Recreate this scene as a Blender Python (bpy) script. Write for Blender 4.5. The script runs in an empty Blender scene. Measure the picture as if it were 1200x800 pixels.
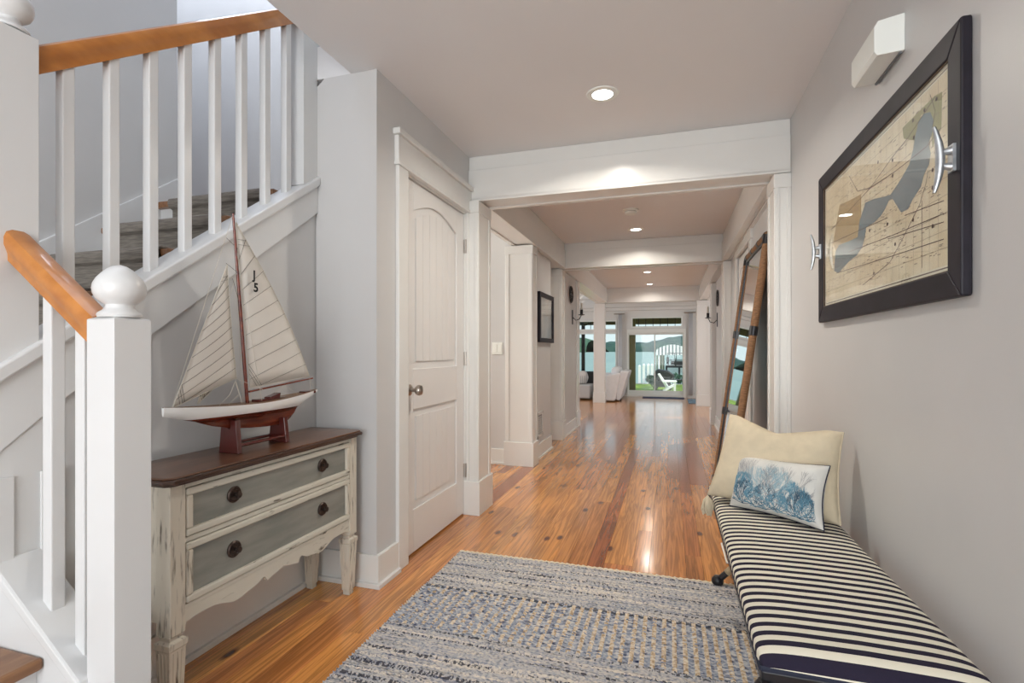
import bpy, bmesh, math, random
from mathutils import Vector, noise
random.seed(7)
S = bpy.context.scene
C = S.collection
PI = math.pi
# ------------------------------------------------------------------ camera
YAW = math.atan(185 / 594.0)
cam = bpy.data.cameras.new('camera'); co = bpy.data.objects.new('camera', cam); C.objects.link(co)
co.location = (0, 0, 1.11); co.rotation_euler = (PI / 2, 0, YAW)
cam.sensor_width = 36; cam.lens = 36 * 594 / 1200.0; cam.shift_y = 11 / 1200.0
cam.clip_start = .02; cam.clip_end = 6000
S.camera = co
# ------------------------------------------------------------------ view + world
S.view_settings.view_transform = 'Standard'; S.view_settings.look = 'None'
S.view_settings.exposure = 1.02; S.view_settings.gamma = 1.0
w = bpy.data.worlds.new('sky'); S.world = w; w.use_nodes = True
nt = w.node_tree; nt.nodes.clear()
tc = nt.nodes.new('ShaderNodeTexCoord'); sp = nt.nodes.new('ShaderNodeSeparateXYZ')
cr = nt.nodes.new('ShaderNodeValToRGB'); bg = nt.nodes.new('ShaderNodeBackground'); wo = nt.nodes.new('ShaderNodeOutputWorld')
cr.color_ramp.elements[0].position = 0.0; cr.color_ramp.elements[0].color = (.76, .93, .94, 1)
cr.color_ramp.elements[1].position = .6; cr.color_ramp.elements[1].color = (.36, .62, .85, 1)
nt.links.new(tc.outputs['Generated'], sp.inputs[0]); nt.links.new(sp.outputs['Z'], cr.inputs[0])
nt.links.new(cr.outputs[0], bg.inputs['Color']); bg.inputs['Strength'].default_value = .5
nt.links.new(bg.outputs[0], wo.inputs['Surface'])

def light(kind, name, loc, rot, energy, color=(1, 1, 1), size=1, size_y=None, **kw):
    l = bpy.data.lights.new(name, kind); o = bpy.data.objects.new(name, l); C.objects.link(o)
    o.location = loc; o.rotation_euler = rot; l.energy = energy; l.color = color
    if kind == 'AREA':
        l.size = size
        if size_y: l.shape = 'RECTANGLE'; l.size_y = size_y
    for k, v in kw.items(): setattr(l, k, v)
    return o
light('SUN', 'sun', (0, 0, 10), (math.radians(50), 0, math.radians(62)), 2.6, (1, .96, .88), angle=.01)
# stair window daylight; added fill lamps at entry, stair hall and side rooms
light('AREA', 'entry_fill', (-.45, -2.1, 1.35), (math.radians(97), 0, 0), 46, (.97, .985, 1.0), 2.0, 2.0)  # unseen fill lamp added behind the camera
light('AREA', 'stair_window_daylight', (-2.5, 1.3, 4.7), (0, 0, 0), 24, (.80, .87, 1), 1.8, 3.0)
light('AREA', 'stair_hall_fill', (-3.2, 2.4, 4.6), (0, math.radians(-20), 0), 12, (.80, .87, 1), 1.0, 1.0)  # second stair lamp, added to brighten the far stair wall
light('AREA', 'side_room_fill', (-3.6, 4.0, 1.7), (0, -PI / 2, 0), 24, (1, .97, .9), 1.0, 1.2)  # fill lamp added in the side room for evenness
light('AREA', 'living_room_fill', (-4.6, 9.5, 1.4), (0, -PI / 2, 0), 36, (.95, .98, 1), 2.0, 3.4)  # fill lamp added out of view in the living room
light('AREA', 'dining_room_fill', (2.6, 9.7, 1.4), (0, PI / 2, 0), 20, (.95, .98, 1), 2.0, 2.4)  # fill lamp added out of view in the right-hand room

# ------------------------------------------------------------------ helpers
def at(px, py, X=None, Y=None, Z=None):
    "photo pixel -> point on a plane at its real place"
    a = (px - 600) / 594.0; b = (411 - py) / 594.0
    s, c = math.sin(YAW), math.cos(YAW)
    dx, dy, dz = a * c - s, a * s + c, b
    t = X / dx if X is not None else Y / dy if Y is not None else (Z - 1.11) / dz
    return Vector((dx * t, dy * t, 1.11 + dz * t))

class MB:
    def __init__(s): s.v = []; s.f = []; s.m = []; s.mi = 0
    def add(s, vs, fs):
        n = len(s.v); s.v += [tuple(v) for v in vs]; s.f += [tuple(i + n for i in f) for f in fs]; s.m += [s.mi] * len(fs)
    def box(s, x0, x1, y0, y1, z0, z1):
        x0, x1 = sorted((x0, x1)); y0, y1 = sorted((y0, y1)); z0, z1 = sorted((z0, z1))
        s.add([(x0,y0,z0),(x1,y0,z0),(x1,y1,z0),(x0,y1,z0),(x0,y0,z1),(x1,y0,z1),(x1,y1,z1),(x0,y1,z1)],
              [(0,3,2,1),(4,5,6,7),(0,1,5,4),(1,2,6,5),(2,3,7,6),(3,0,4,7)]); return s
    def prism(s, poly, axis, a, b):
        "poly: 2D points in the plane normal to axis; extruded from a to b"
        n = len(poly)
        def mk(p, t): return (t, p[0], p[1]) if axis == 'x' else (p[0], t, p[1]) if axis == 'y' else (p[0], p[1], t)
        s.add([mk(p, a) for p in poly] + [mk(p, b) for p in poly],
              [tuple(range(n)), tuple(range(2 * n - 1, n - 1, -1))] + [(i, i + n, (i + 1) % n + n, (i + 1) % n) for i in range(n)]); return s
    def loft(s, rings, close=True, caps=True):
        n = len(rings[0]); base = []
        for r in rings: base += list(r)
        fs = []
        for k in range(len(rings) - 1):
            for i in range(n if close else n - 1):
                j = (i + 1) % n; fs.append((k*n+i, k*n+j, (k+1)*n+j, (k+1)*n+i))
        if caps: fs.append(tuple(reversed(range(n)))); fs.append(tuple(range((len(rings)-1)*n, len(rings)*n)))
        s.add(base, fs); return s
    def tube(s, pts, r, n=8, caps=True):
        pts = [Vector(p) for p in pts]; rings = []
        rr = r if isinstance(r, (list, tuple)) else [r] * len(pts)
        up = None
        for i, p in enumerate(pts):
            d = (pts[min(i+1, len(pts)-1)] - pts[max(i-1, 0)]).normalized()
            if up is None: up = d.orthogonal().normalized()
            up = (up - d * up.dot(d)).normalized(); sd = d.cross(up)
            rings.append([p + (up * math.cos(2*PI*k/n) + sd * math.sin(2*PI*k/n)) * rr[i] for k in range(n)])
        return s.loft(rings, True, caps)
    def lathe(s, prof, c, axis=(0, 0, 1), n=24):
        ax = Vector(axis).normalized(); u = ax.orthogonal().normalized(); w_ = ax.cross(u); c = Vector(c)
        return s.loft([[c + ax * z + (u * math.cos(2*PI*k/n) + w_ * math.sin(2*PI*k/n)) * max(r, 1e-4) for k in range(n)] for r, z in prof])
    def build(s, name, mats, parent=None, smooth=False, bevel=0, org=None, **props):
        me = bpy.data.meshes.new(name)
        root = parent
        off = Vector((0, 0, 0))
        while root is not None: off = off + root.location; root = root.parent
        o_loc = Vector(org) if org is not None else (Vector((0, 0, 0)) + off)
        me.from_pydata([(v[0]-o_loc[0], v[1]-o_loc[1], v[2]-o_loc[2]) for v in s.v], [], s.f)
        if not isinstance(mats, (list, tuple)): mats = [mats]
        for m in mats: me.materials.append(m)
        if len(mats) > 1: me.polygons.foreach_set('material_index', s.m)
        if smooth: me.polygons.foreach_set('use_smooth', [True] * len(me.polygons))
        b = bmesh.new(); b.from_mesh(me); bmesh.ops.recalc_face_normals(b, faces=b.faces[:]); b.to_mesh(me); b.free()
        o = bpy.data.objects.new(name, me); C.objects.link(o)
        if parent is not None: o.parent = parent
        o.location = o_loc - off
        if bevel:
            md = o.modifiers.new('bevel', 'BEVEL'); md.width = bevel; md.segments = 2; md.limit_method = 'ANGLE'; md.angle_limit = .6
        if smooth:
            try: me.set_sharp_from_angle(angle=math.radians(40))
            except Exception: pass
        for k, v in props.items(): o[k] = v
        return o
def thing(name, label, cat, loc, group=None):
    o = bpy.data.objects.new(name, None); C.objects.link(o); o.location = loc; o.empty_display_size = .1
    o['label'] = label; o['category'] = cat
    if group: o['group'] = group
    return o
def tag(o, label, cat, group=None):
    o['label'] = label; o['category'] = cat
    if group: o['group'] = group
    return o
def struct(o): o['kind'] = 'structure'; return o

# ------------------------------------------------------------------ materials
def mat(name, base, rough=.5, metal=0, spec=.5, emit=None, es=1, trans=0, coat=0, noise_amt=0, noise_scale=20, stretch=(1,1,1), col2=None, bump=0, alpha=1, lo=.35, hi=.65, bscale=None):
    m = bpy.data.materials.new(name); m.use_nodes = True; t = m.node_tree; b = t.nodes['Principled BSDF']
    def lin(c): return tuple(c) + (1,)
    b.inputs['Base Color'].default_value = lin(base); b.inputs['Roughness'].default_value = rough
    b.inputs['Metallic'].default_value = metal; b.inputs['Specular IOR Level'].default_value = spec
    b.inputs['Transmission Weight'].default_value = trans; b.inputs['Coat Weight'].default_value = coat
    if emit: b.inputs['Emission Color'].default_value = lin(emit); b.inputs['Emission Strength'].default_value = es
    tcn = t.nodes.new('ShaderNodeTexCoord'); mp = t.nodes.new('ShaderNodeMapping'); mp.inputs['Scale'].default_value = stretch
    t.links.new(tcn.outputs['Object'], mp.inputs[0])
    nz = t.nodes.new('ShaderNodeTexNoise'); nz.inputs['Scale'].default_value = noise_scale; nz.inputs['Detail'].default_value = 6
    t.links.new(mp.outputs[0], nz.inputs['Vector'])
    c2 = col2 or tuple(x * (1 - noise_amt) for x in base)
    rp = t.nodes.new('ShaderNodeValToRGB'); rp.color_ramp.elements[0].position = lo; rp.color_ramp.elements[1].position = hi
    rp.color_ramp.elements[0].color = lin(c2); rp.color_ramp.elements[1].color = lin(base)
    t.links.new(nz.outputs[0], rp.inputs[0]); t.links.new(rp.outputs[0], b.inputs['Base Color'])
    if bump:
        bp = t.nodes.new('ShaderNodeBump'); bp.inputs['Strength'].default_value = bump; bp.inputs['Distance'].default_value = .002
        if bscale:
            n2 = t.nodes.new('ShaderNodeTexNoise'); n2.inputs['Scale'].default_value = bscale; t.links.new(mp.outputs[0], n2.inputs['Vector']); t.links.new(n2.outputs[0], bp.inputs['Height'])
        else: t.links.new(nz.outputs[0], bp.inputs['Height'])
        t.links.new(bp.outputs[0], b.inputs['Normal'])
    return m
M = {}
M['wall'] = mat('greige_wall_paint', (.585, .58, .575), .42, noise_amt=.03, noise_scale=3, bump=.08, bscale=220)
M['ceil'] = mat('ceiling_paint', (.74, .735, .74), .6, noise_amt=.02, noise_scale=2)
M['trim'] = mat('white_trim_paint', (.73, .725, .70), .26, noise_amt=.02, noise_scale=4)
M['stairwhite'] = mat('stair_white_paint', (.68, .685, .685), .28, noise_amt=.02, noise_scale=4)
M['door'] = mat('door_white_paint', (.74, .73, .715), .35, noise_amt=.02, noise_scale=5)
M['dark'] = mat('dark_gap', (.03, .02, .015), .8)
M['rail'] = mat('honey_maple_varnish', (.56, .22, .045), .32, col2=(.42, .145, .024), noise_scale=6, stretch=(3, 1, 3), coat=.3)
M['oak'] = mat('oak_tread', (.30, .15, .07), .35, col2=(.20, .09, .04), noise_scale=6, stretch=(8, 1.5, 8))
M['carpet'] = mat('grey_brown_carpet', (.29, .26, .225), .95, col2=(.17, .15, .13), noise_scale=16, stretch=(1, 8, 14), bump=.8, bscale=150)
M['darkwood'] = mat('walnut_top', (.17, .075, .035), .3, col2=(.085, .035, .017), noise_scale=5, stretch=(6, 1, 6), coat=.3)
M['darkedge'] = mat('walnut_edge', (.055, .022, .013), .3, col2=(.03, .012, .008), noise_scale=8, stretch=(6, 1, 6), coat=.3)
M['distress'] = mat('distressed_cream_paint', (.60, .55, .46), .6, col2=(.12, .10, .075), noise_scale=13, stretch=(6, 6, .8), lo=.28, hi=.44, bump=.3)
M['distressh'] = mat('distressed_cream_rail', (.58, .55, .47), .6, col2=(.13, .11, .08), noise_scale=9, stretch=(5, 1.2, 5), lo=.29, hi=.37, bump=.3)
M['greypaint'] = mat('grey_drawer_wash', (.27, .265, .235), .5, col2=(.20, .205, .185), noise_scale=5, stretch=(1, 1, 6))
M['bronze'] = mat('antique_bronze', (.09, .065, .055), .38, metal=.8, noise_amt=.4, noise_scale=60)
M['nickel'] = mat('satin_nickel', (.42, .38, .34), .28, metal=1)
M['galv'] = mat('galvanised_metal', (.62, .65, .68), .35, metal=.85, noise_amt=.3, noise_scale=40)
M['blackmetal'] = mat('black_iron', (.015, .015, .018), .35, metal=.3)
M['rope'] = mat('rope_wrap', (.42, .33, .2), .9, noise_amt=.4, noise_scale=50, bump=.6)
M['rattan'] = mat('woven_rattan', (.30, .155, .07), .7, col2=(.15, .07, .03), noise_scale=40, stretch=(1, 1, 8), bump=.8)
M['hullwhite'] = mat('gloss_white_hull', (.82, .82, .81), .2)
M['hullred'] = mat('varnished_mahogany', (.20, .035, .012), .15, col2=(.10, .014, .008), noise_scale=8, stretch=(4, 1, 8), coat=.6)
M['mahog'] = mat('dark_mahogany', (.085, .014, .011), .2, coat=.5)
M['deck'] = mat('teak_deck', (.22, .12, .06), .4, noise_amt=.3, noise_scale=60)
M['sail'] = mat('sail_cloth', (.70, .67, .62), .9, noise_amt=.05, noise_scale=10)
M['thread'] = mat('dark_thread', (.10, .09, .08), .8)
M['cord'] = mat('cream_cord', (.62, .58, .50), .8)
M['ink'] = mat('black_ink', (.008, .008, .01), .7)
M['cream'] = mat('cream_cotton', (.62, .53, .38), .9, noise_amt=.08, noise_scale=30, bump=.3, bscale=300)
M['pillowblue'] = mat('pale_linen', (.66, .65, .61), .9, noise_amt=.08, noise_scale=20, bump=.3, bscale=300)
M['navy'] = mat('navy_thread', (.012, .016, .035), .8)
M['coral1'] = mat('coral_print_deep', (.04, .085, .13), .9)
M['coral2'] = mat('coral_print_mid', (.11, .24, .32), .9)
M['coral3'] = mat('coral_print_pale', (.30, .44, .50), .9)
M['coral4'] = mat('coral_print_grey', (.30, .30, .31), .9)
M['beige'] = mat('beige_fabric', (.62, .52, .40), .9, noise_amt=.1, noise_scale=60)
M['frameblack'] = mat('aubergine_black_frame', (.016, .013, .021), .5, spec=.3, noise_amt=.4, noise_scale=12, stretch=(1, 1, 1))
M['gilt'] = mat('worn_edge', (.10, .06, .025), .5)
M['paper'] = mat('map_paper', (.92, .86, .66), .6, col2=(.80, .71, .50), noise_scale=9)
M['matboard'] = mat('map_margin', (.92, .90, .74), .6)
M['lake'] = mat('map_lake', (.22, .30, .335), .6, noise_amt=.08, noise_scale=10)
M['green'] = mat('map_green', (.40, .40, .19), .6)
M['tan'] = mat('map_tan', (.55, .42, .22), .6)
M['mapline'] = mat('map_line', (.10, .055, .045), .6)
M['mapgrid'] = mat('map_grid', (.34, .28, .20), .6)
M['white'] = mat('white_plastic', (.80, .82, .78), .4)
M['slip'] = mat('white_slipcover', (.80, .81, .83), .9, noise_amt=.05, noise_scale=10)
M['cushion'] = mat('grey_cushion', (.50, .49, .48), .9)
M['lamp'] = mat('lamp_glow', (1, 1, 1), .5, emit=(1, .97, .9), es=6)
M['screen'] = mat('vent_dark', (.18, .18, .19), .6)
M['mirror'] = mat('mirror_glass', (.85, .87, .88), .02, metal=1)
M['olive'] = mat('olive_porch_paint', (.15, .135, .045), .6)
M['grass'] = mat('lawn', (.22, .33, .03), .9, col2=(.10, .17, .015), noise_scale=3, stretch=(1, .3, 1))
M['water'] = mat('lake_water', (.27, .36, .325), .6, spec=.1, col2=(.22, .31, .29), noise_scale=.15, stretch=(1, .2, 1))
M['hill'] = mat('wooded_hill', (.035, .085, .065), .95, col2=(.01, .04, .038), noise_scale=.03)
M['hill2'] = mat('far_tree', (.05, .12, .065), .95, col2=(.015, .05, .03), noise_scale=.25)
M['outwhite'] = mat('outdoor_white_paint', (.85, .85, .82), .5)
M['canvas'] = mat('grey_canvas_stripe', (.22, .26, .25), .8)
M['outdark'] = mat('outdoor_black', (.02, .022, .022), .5)
M['curtainy'] = mat('boathouse_board', (.62, .55, .36), .8)
M['bluemat'] = mat('blue_mat', (.08, .12, .22), .95, noise_amt=.4, noise_scale=30)
def glassmat(name, gloss=.08, tint=(1, 1, 1)):
    m = bpy.data.materials.new(name); m.use_nodes = True; t = m.node_tree; t.nodes.clear()
    o = t.nodes.new('ShaderNodeOutputMaterial'); mx = t.nodes.new('ShaderNodeMixShader'); tr = t.nodes.new('ShaderNodeBsdfTransparent'); g = t.nodes.new('ShaderNodeBsdfGlossy')
    g.inputs['Roughness'].default_value = .02; tr.inputs[0].default_value = tint + (1,)
    lw = t.nodes.new('ShaderNodeLayerWeight'); pw = t.nodes.new('ShaderNodeMath'); pw.operation = 'POWER'; pw.inputs[1].default_value = 4.5
    ma = t.nodes.new('ShaderNodeMath'); ma.operation = 'MULTIPLY_ADD'; ma.inputs[1].default_value = .9; ma.inputs[2].default_value = .015
    lw.inputs['Blend'].default_value = .5
    t.links.new(lw.outputs['Facing'], pw.inputs[0]); t.links.new(pw.outputs[0], ma.inputs[0]); t.links.new(ma.outputs[0], mx.inputs[0]); t.links.new(tr.outputs[0], mx.inputs[1]); t.links.new(g.outputs[0], mx.inputs[2]); t.links.new(mx.outputs[0], o.inputs[0])
    return m
M['glass'] = glassmat('clear_glass')
def plankmat():
    m = bpy.data.materials.new('heart_pine'); m.use_nodes = True; t = m.node_tree; b = t.nodes['Principled BSDF']; N = t.nodes.new; L = t.links.new
    oi = N('ShaderNodeObjectInfo'); tcn = N('ShaderNodeTexCoord'); ad = N('ShaderNodeVectorMath'); ad.operation = 'MULTIPLY_ADD'
    cmb = N('ShaderNodeCombineXYZ'); mu = N('ShaderNodeMath'); mu.operation = 'MULTIPLY'; mu.inputs[1].default_value = 37
    L(oi.outputs['Random'], mu.inputs[0]); L(mu.outputs[0], cmb.inputs[0]); L(mu.outputs[0], cmb.inputs[1])
    ad.inputs[1].default_value = (1, 1, 1); L(tcn.outputs['Object'], ad.inputs[0]); L(cmb.outputs[0], ad.inputs[2])
    # plank tone
    r1 = N('ShaderNodeValToRGB'); e = r1.color_ramp.elements
    e[0].position = 0; e[0].color = (.30, .085, .03, 1); e[1].position = 1; e[1].color = (.76, .36, .09, 1)
    for p, c in ((.22, (.45, .16, .05, 1)), (.5, (.60, .25, .065, 1)), (.75, (.60, .25, .065, 1))):
        x = e.new(p); x.color = c
    L(oi.outputs['Random'], r1.inputs[0])
    # grain: stretched, distorted wave
    mp = N('ShaderNodeMapping'); mp.inputs['Scale'].default_value = (14, .55, 1); L(ad.outputs[0], mp.inputs[0])
    nz = N('ShaderNodeTexNoise'); nz.inputs['Scale'].default_value = 2.2; nz.inputs['Detail'].default_value = 5; nz.inputs['Distortion'].default_value = .6; L(mp.outputs[0], nz.inputs['Vector'])
    wv = N('ShaderNodeMath'); wv.operation = 'MULTIPLY'; wv.inputs[1].default_value = 34; L(nz.outputs[0], wv.inputs[0])
    sn = N('ShaderNodeMath'); sn.operation = 'SINE'; L(wv.outputs[0], sn.inputs[0])
    mr = N('ShaderNodeMapRange'); mr.inputs[1].default_value = -1; mr.inputs[2].default_value = 1; mr.inputs[3].default_value = .68; mr.inputs[4].default_value = 1.12; L(sn.outputs[0], mr.inputs[0])
    mx = N('ShaderNodeVectorMath'); mx.operation = 'SCALE'; L(r1.outputs[0], mx.inputs[0]); L(mr.outputs[0], mx.inputs['Scale'])
    # broad tone drift along plank
    n3 = N('ShaderNodeTexNoise'); n3.inputs['Scale'].default_value = 1.4; mp3 = N('ShaderNodeMapping'); mp3.inputs['Scale'].default_value = (5, 1, 1); L(ad.outputs[0], mp3.inputs[0]); L(mp3.outputs[0], n3.inputs['Vector'])
    mr3 = N('ShaderNodeMapRange'); mr3.inputs[1].default_value = .3; mr3.inputs[2].default_value = .7; mr3.inputs[3].default_value = .78; mr3.inputs[4].default_value = 1.18; L(n3.outputs[0], mr3.inputs[0])
    mx3 = N('ShaderNodeVectorMath'); mx3.operation = 'SCALE'; L(mx.outputs[0], mx3.inputs[0]); L(mr3.outputs[0], mx3.inputs['Scale'])
    # knots
    mp2 = N('ShaderNodeMapping'); mp2.inputs['Scale'].default_value = (3.1, 1.35, 1); L(ad.outputs[0], mp2.inputs[0])
    vo = N('ShaderNodeTexVoronoi'); vo.voronoi_dimensions = '2D'; vo.inputs['Scale'].default_value = 1.0; L(mp2.outputs[0], vo.inputs['Vector'])
    rk = N('ShaderNodeValToRGB'); rk.color_ramp.elements[0].position = .025; rk.color_ramp.elements[0].color = (1, 1, 1, 1); rk.color_ramp.elements[1].position = .068; rk.color_ramp.elements[1].color = (0, 0, 0, 1); L(vo.outputs['Distance'], rk.inputs[0])
    mk = N('ShaderNodeMix'); mk.data_type = 'RGBA'; L(rk.outputs[0], mk.inputs[0]); L(mx3.outputs[0], mk.inputs[6]); mk.inputs[7].default_value = (.10, .022, .01, 1)
    L(mk.outputs[2], b.inputs['Base Color'])
    b.inputs['Roughness'].default_value = .22; b.inputs['Specular IOR Level'].default_value = .5; b.inputs['Coat Weight'].default_value = .6; b.inputs['Coat Roughness'].default_value = .12
    bp = N('ShaderNodeBump'); bp.inputs['Strength'].default_value = .12; bp.inputs['Distance'].default_value = .0015; L(nz.outputs[0], bp.inputs['Height']); L(bp.outputs[0], b.inputs['Normal'])
    return m
M['plank'] = plankmat()
def stripemat():
    m = bpy.data.materials.new('navy_cream_stripe'); m.use_nodes = True; t = m.node_tree; b = t.nodes['Principled BSDF']; N = t.nodes.new; L = t.links.new
    tcn = N('ShaderNodeTexCoord'); sp = N('ShaderNodeSeparateXYZ'); L(tcn.outputs['Object'], sp.inputs[0])
    mu = N('ShaderNodeMath'); mu.operation = 'MULTIPLY_ADD'; mu.inputs[1].default_value = 1 / .0385; mu.inputs[2].default_value = .57; L(sp.outputs[1], mu.inputs[0])
    fr = N('ShaderNodeMath'); fr.operation = 'FRACT'; L(mu.outputs[0], fr.inputs[0])
    gt = N('ShaderNodeMath'); gt.operation = 'GREATER_THAN'; gt.inputs[1].default_value = .48; L(fr.outputs[0], gt.inputs[0])
    mx = N('ShaderNodeMix'); mx.data_type = 'RGBA'; L(gt.outputs[0], mx.inputs[0]); mx.inputs[6].default_value = (.022, .018, .035, 1); mx.inputs[7].default_value = (.72, .68, .56, 1)
    L(mx.outputs[2], b.inputs['Base Color']); b.inputs['Roughness'].default_value = .95; b.inputs['Specular IOR Level'].default_value = .2
    nz = N('ShaderNodeTexNoise'); nz.inputs['Scale'].default_value = 500; L(tcn.outputs['Object'], nz.inputs['Vector'])
    bp = N('ShaderNodeBump'); bp.inputs['Strength'].default_value = .4; bp.inputs['Distance'].default_value = .001; L(nz.outputs[0], bp.inputs['Height']); L(bp.outputs[0], b.inputs['Normal'])
    return m
M['stripe'] = stripemat()

# ================================================================== SETTING
H = 2.44
# floor slab (sub floor) with planks as parts
fl = struct(MB().box(-4.8, 2.9, -2.4, 12.72, -.12, -.021).build('floor', M['dark']))
rows = []; x = -1.96
while x < .95:
    wd = random.choice((.082, .10, .12, .145)); rows.append((x, wd)); x += wd
for x0, wd in rows:
    y = -1.2 - random.random() * 1.2
    while y < 9.3:
        ln = random.choice((.9, 1.3, 1.7, 2.2, 2.8)) * random.uniform(.85, 1.15)
        if y + ln > 9.3: ln = 9.31 - y + .3
        x1 = x0 + wd - .0006; y1 = min(y + ln - .0006, 9.4)
        b = MB(); c_ = .0009
        b.add([(x0+c_,y+c_,0),(x1-c_,y+c_,0),(x1-c_,y1-c_,0),(x0+c_,y1-c_,0),(x0,y,-.0012),(x1,y,-.0012),(x1,y1,-.0012),(x0,y1,-.0012),(x0,y,-.02),(x1,y,-.02),(x1,y1,-.02),(x0,y1,-.02)],
              [(0,1,2,3),(0,4,5,1),(1,5,6,2),(2,6,7,3),(3,7,4,0),(4,8,9,5),(5,9,10,6),(6,10,11,7),(7,11,8,4)])
        b.build('plank', M['plank'], fl, org=(x0, y, 0))
        y += ln
b = MB()   # distant and side room flooring, joined
x = -4.75
while x < 2.8:
    wd = random.choice((.10, .14, .165)); segs = []
    if x + wd < -1.96 or x > .93: ys = -.0 if x < -1.9 else 4.2
    else: ys = 9.402
    y = ys
    while y < 12.7:
        ln = random.uniform(1.2, 2.8); b.box(x, x + wd - .002, y, min(y + ln - .002, 12.7), -.02, 0); y += ln
    x += wd
b.build('planks_far', M['plank'], fl, kind='stuff')

# ceiling
b = MB()
b.box(-1.46, 1.0, -2.4, 2.092, H, H + .16)
b.box(-4.8, 1.0, 3.23, 7.6, H, H + .16); b.box(-1.66, 1.0, 2.092, 3.23, H, H + .16)
b.box(-1.70, 2.9, 7.6, 12.72, H, H + .16); b.box(-4.8, -1.95, 7.6, 12.72, H, H + .16)
b.box(-4.8, 2.9, 12.4, 12.72, H + .001, H + .15)
struct(b.build('ceiling', M['ceil']))
sk = thing('light_slot', 'long narrow slot added in the living room ceiling for a sunlit strip beside the white column', 'light_slot', (-1.825, 10, H))  # added opening, stands in for a sunlit strip of ceiling
b = MB().box(-1.70, -1.685, 7.6, 12.4, H - .01, H + .2).box(-1.965, -1.95, 7.6, 12.4, H - .01, H + .2)
b.build('frame', M['trim'], sk); MB().box(-1.95, -1.70, 7.6, 12.4, H + .12, H + .128).build('pane', M['glass'], sk)

# walls
struct(MB().box(.66, .80, -2.4, 4.74, 0, H).box(.66, .80, 5.62, 8.35, 0, H).box(.66, .80, 4.74, 5.62, 2.05, H).build('wall_right', M['wall']))
struct(MB().box(2.76, 2.9, 4.2, 12.72, 0, H).box(.80, 2.76, 4.2, 4.34, 0, H).build('wall_dining', M['wall']))
b = MB()
b.box(-1.44, -1.32, 2.19, 2.36, 0, H).box(-1.34, -1.32, 2.0923, 2.19, 0, H).box(-1.44, -1.32, 3.193, 3.23, 0, H).box(-1.44, -1.32, 2.36, 3.193, 2.045, H)       # closet wall with door opening
b.box(-1.44, -1.32, 3.23, 3.45, 0, H)
struct(b.build('wall_left', M['wall']))
# perpendicular wall closing the alcove, with clipped upper corner by the stair opening
struct(MB().prism([(-1.66, 0), (-1.321, 0), (-1.321, H - .001), (-1.462, H - .001), (-1.462, H + .16), (-1.50, 2.53), (-1.66, 2.40)], 'y', 2.0922, 2.19).build('wall_alcove_end', M['wall']))
struct(MB().prism([(.96, .0), (2.1, .0), (2.1, 1.80), (.96, .96)], 'x', -1.76, -1.664).build('wall_alcove_back', M['wall']))
struct(MB().box(-1.76, -1.66, 2.0, 3.2, 1.80, 4.9).build('wall_stair_inner', M['stairwhite']))
struct(MB().box(-2.65, -2.51, -.9, 2.05, 0, 4.9).box(-3.9, -2.51, 2.05, 2.06, 0, .02).build('wall_stair_left', M['wall']))
struct(MB().box(-3.9, -1.66, 3.0, 3.12, 1.6, 4.9).box(-4.0, -3.9, 2.05, 3.0, 1.6, 4.9).box(-3.9, -2.65, 1.93, 2.05, 1.6, 4.9).build('wall_stair_far', M['wall']))
struct(MB().box(-4.0, -1.3, -2.5, 3.12, 4.9, 5.0).box(-1.46, -1.36, -2.4, 2.092, H + .16, 4.9).box(-1.66, -1.36, 2.19, 3.0, H + .16, 4.9).build('ceiling_stairwell', M['ceil']))
struct(MB().box(-2.79, -2.65, -2.4, -.9, 0, 4.9).box(-2.79, -1.36, -2.5, -2.4, 0, 4.9).build('wall_stair_near', M['wall']))
# side hall
struct(MB().box(-4.0, -1.47, 4.72, 4.84, 0, H).box(-1.47, -1.30, 4.80, 5.66, 0, H).box(-1.62, -1.45, 5.66, 6.2, 0, H).box(-1.47, -1.30, 6.4, 7.5, 0, H).build('wall_side_hall', M['wall']))
struct(MB().box(-4.1, -4.0, 3.23, 4.84, 0, H).box(-4.0, -1.44, 3.23, 3.33, 0, H).build('wall_side_room', M['wall']))
struct(MB().box(-4.8, -1.47, 7.2, 7.32, 0, H).box(-4.94, -4.8, 7.2, 12.72, 0, H).build('wall_living', M['wall']))
# far wall, with holes for window, sliding door and transom
b = MB(); Y0, Y1 = 12.7, 12.82
def wallY(x0, x1, z0, z1): b.box(x0, x1, Y0, Y1, z0, z1)
wallY(-4.94, -2.55, 0, H); wallY(-2.55, -1.25, 0, .54); wallY(-2.55, -1.25, 1.87, H); wallY(-1.25, -1.0, 0, H)
wallY(-1.0, .36, 1.93, H); wallY(-1.0, -.9, 1.635, 1.93); wallY(.29, .36, 1.635, 1.93); wallY(-.9, .29, 1.635, 1.675); wallY(.36, 2.9, 0, H)
struct(b.build('wall_far', M['trim']))
# unseen entry wall behind the camera; wide opening added to let light in
struct(MB().box(-1.46, .8, -2.4, -2.3, 0, .35).box(-1.46, .8, -2.4, -2.3, 2.36, H).build('wall_entry', M['wall']))

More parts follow.
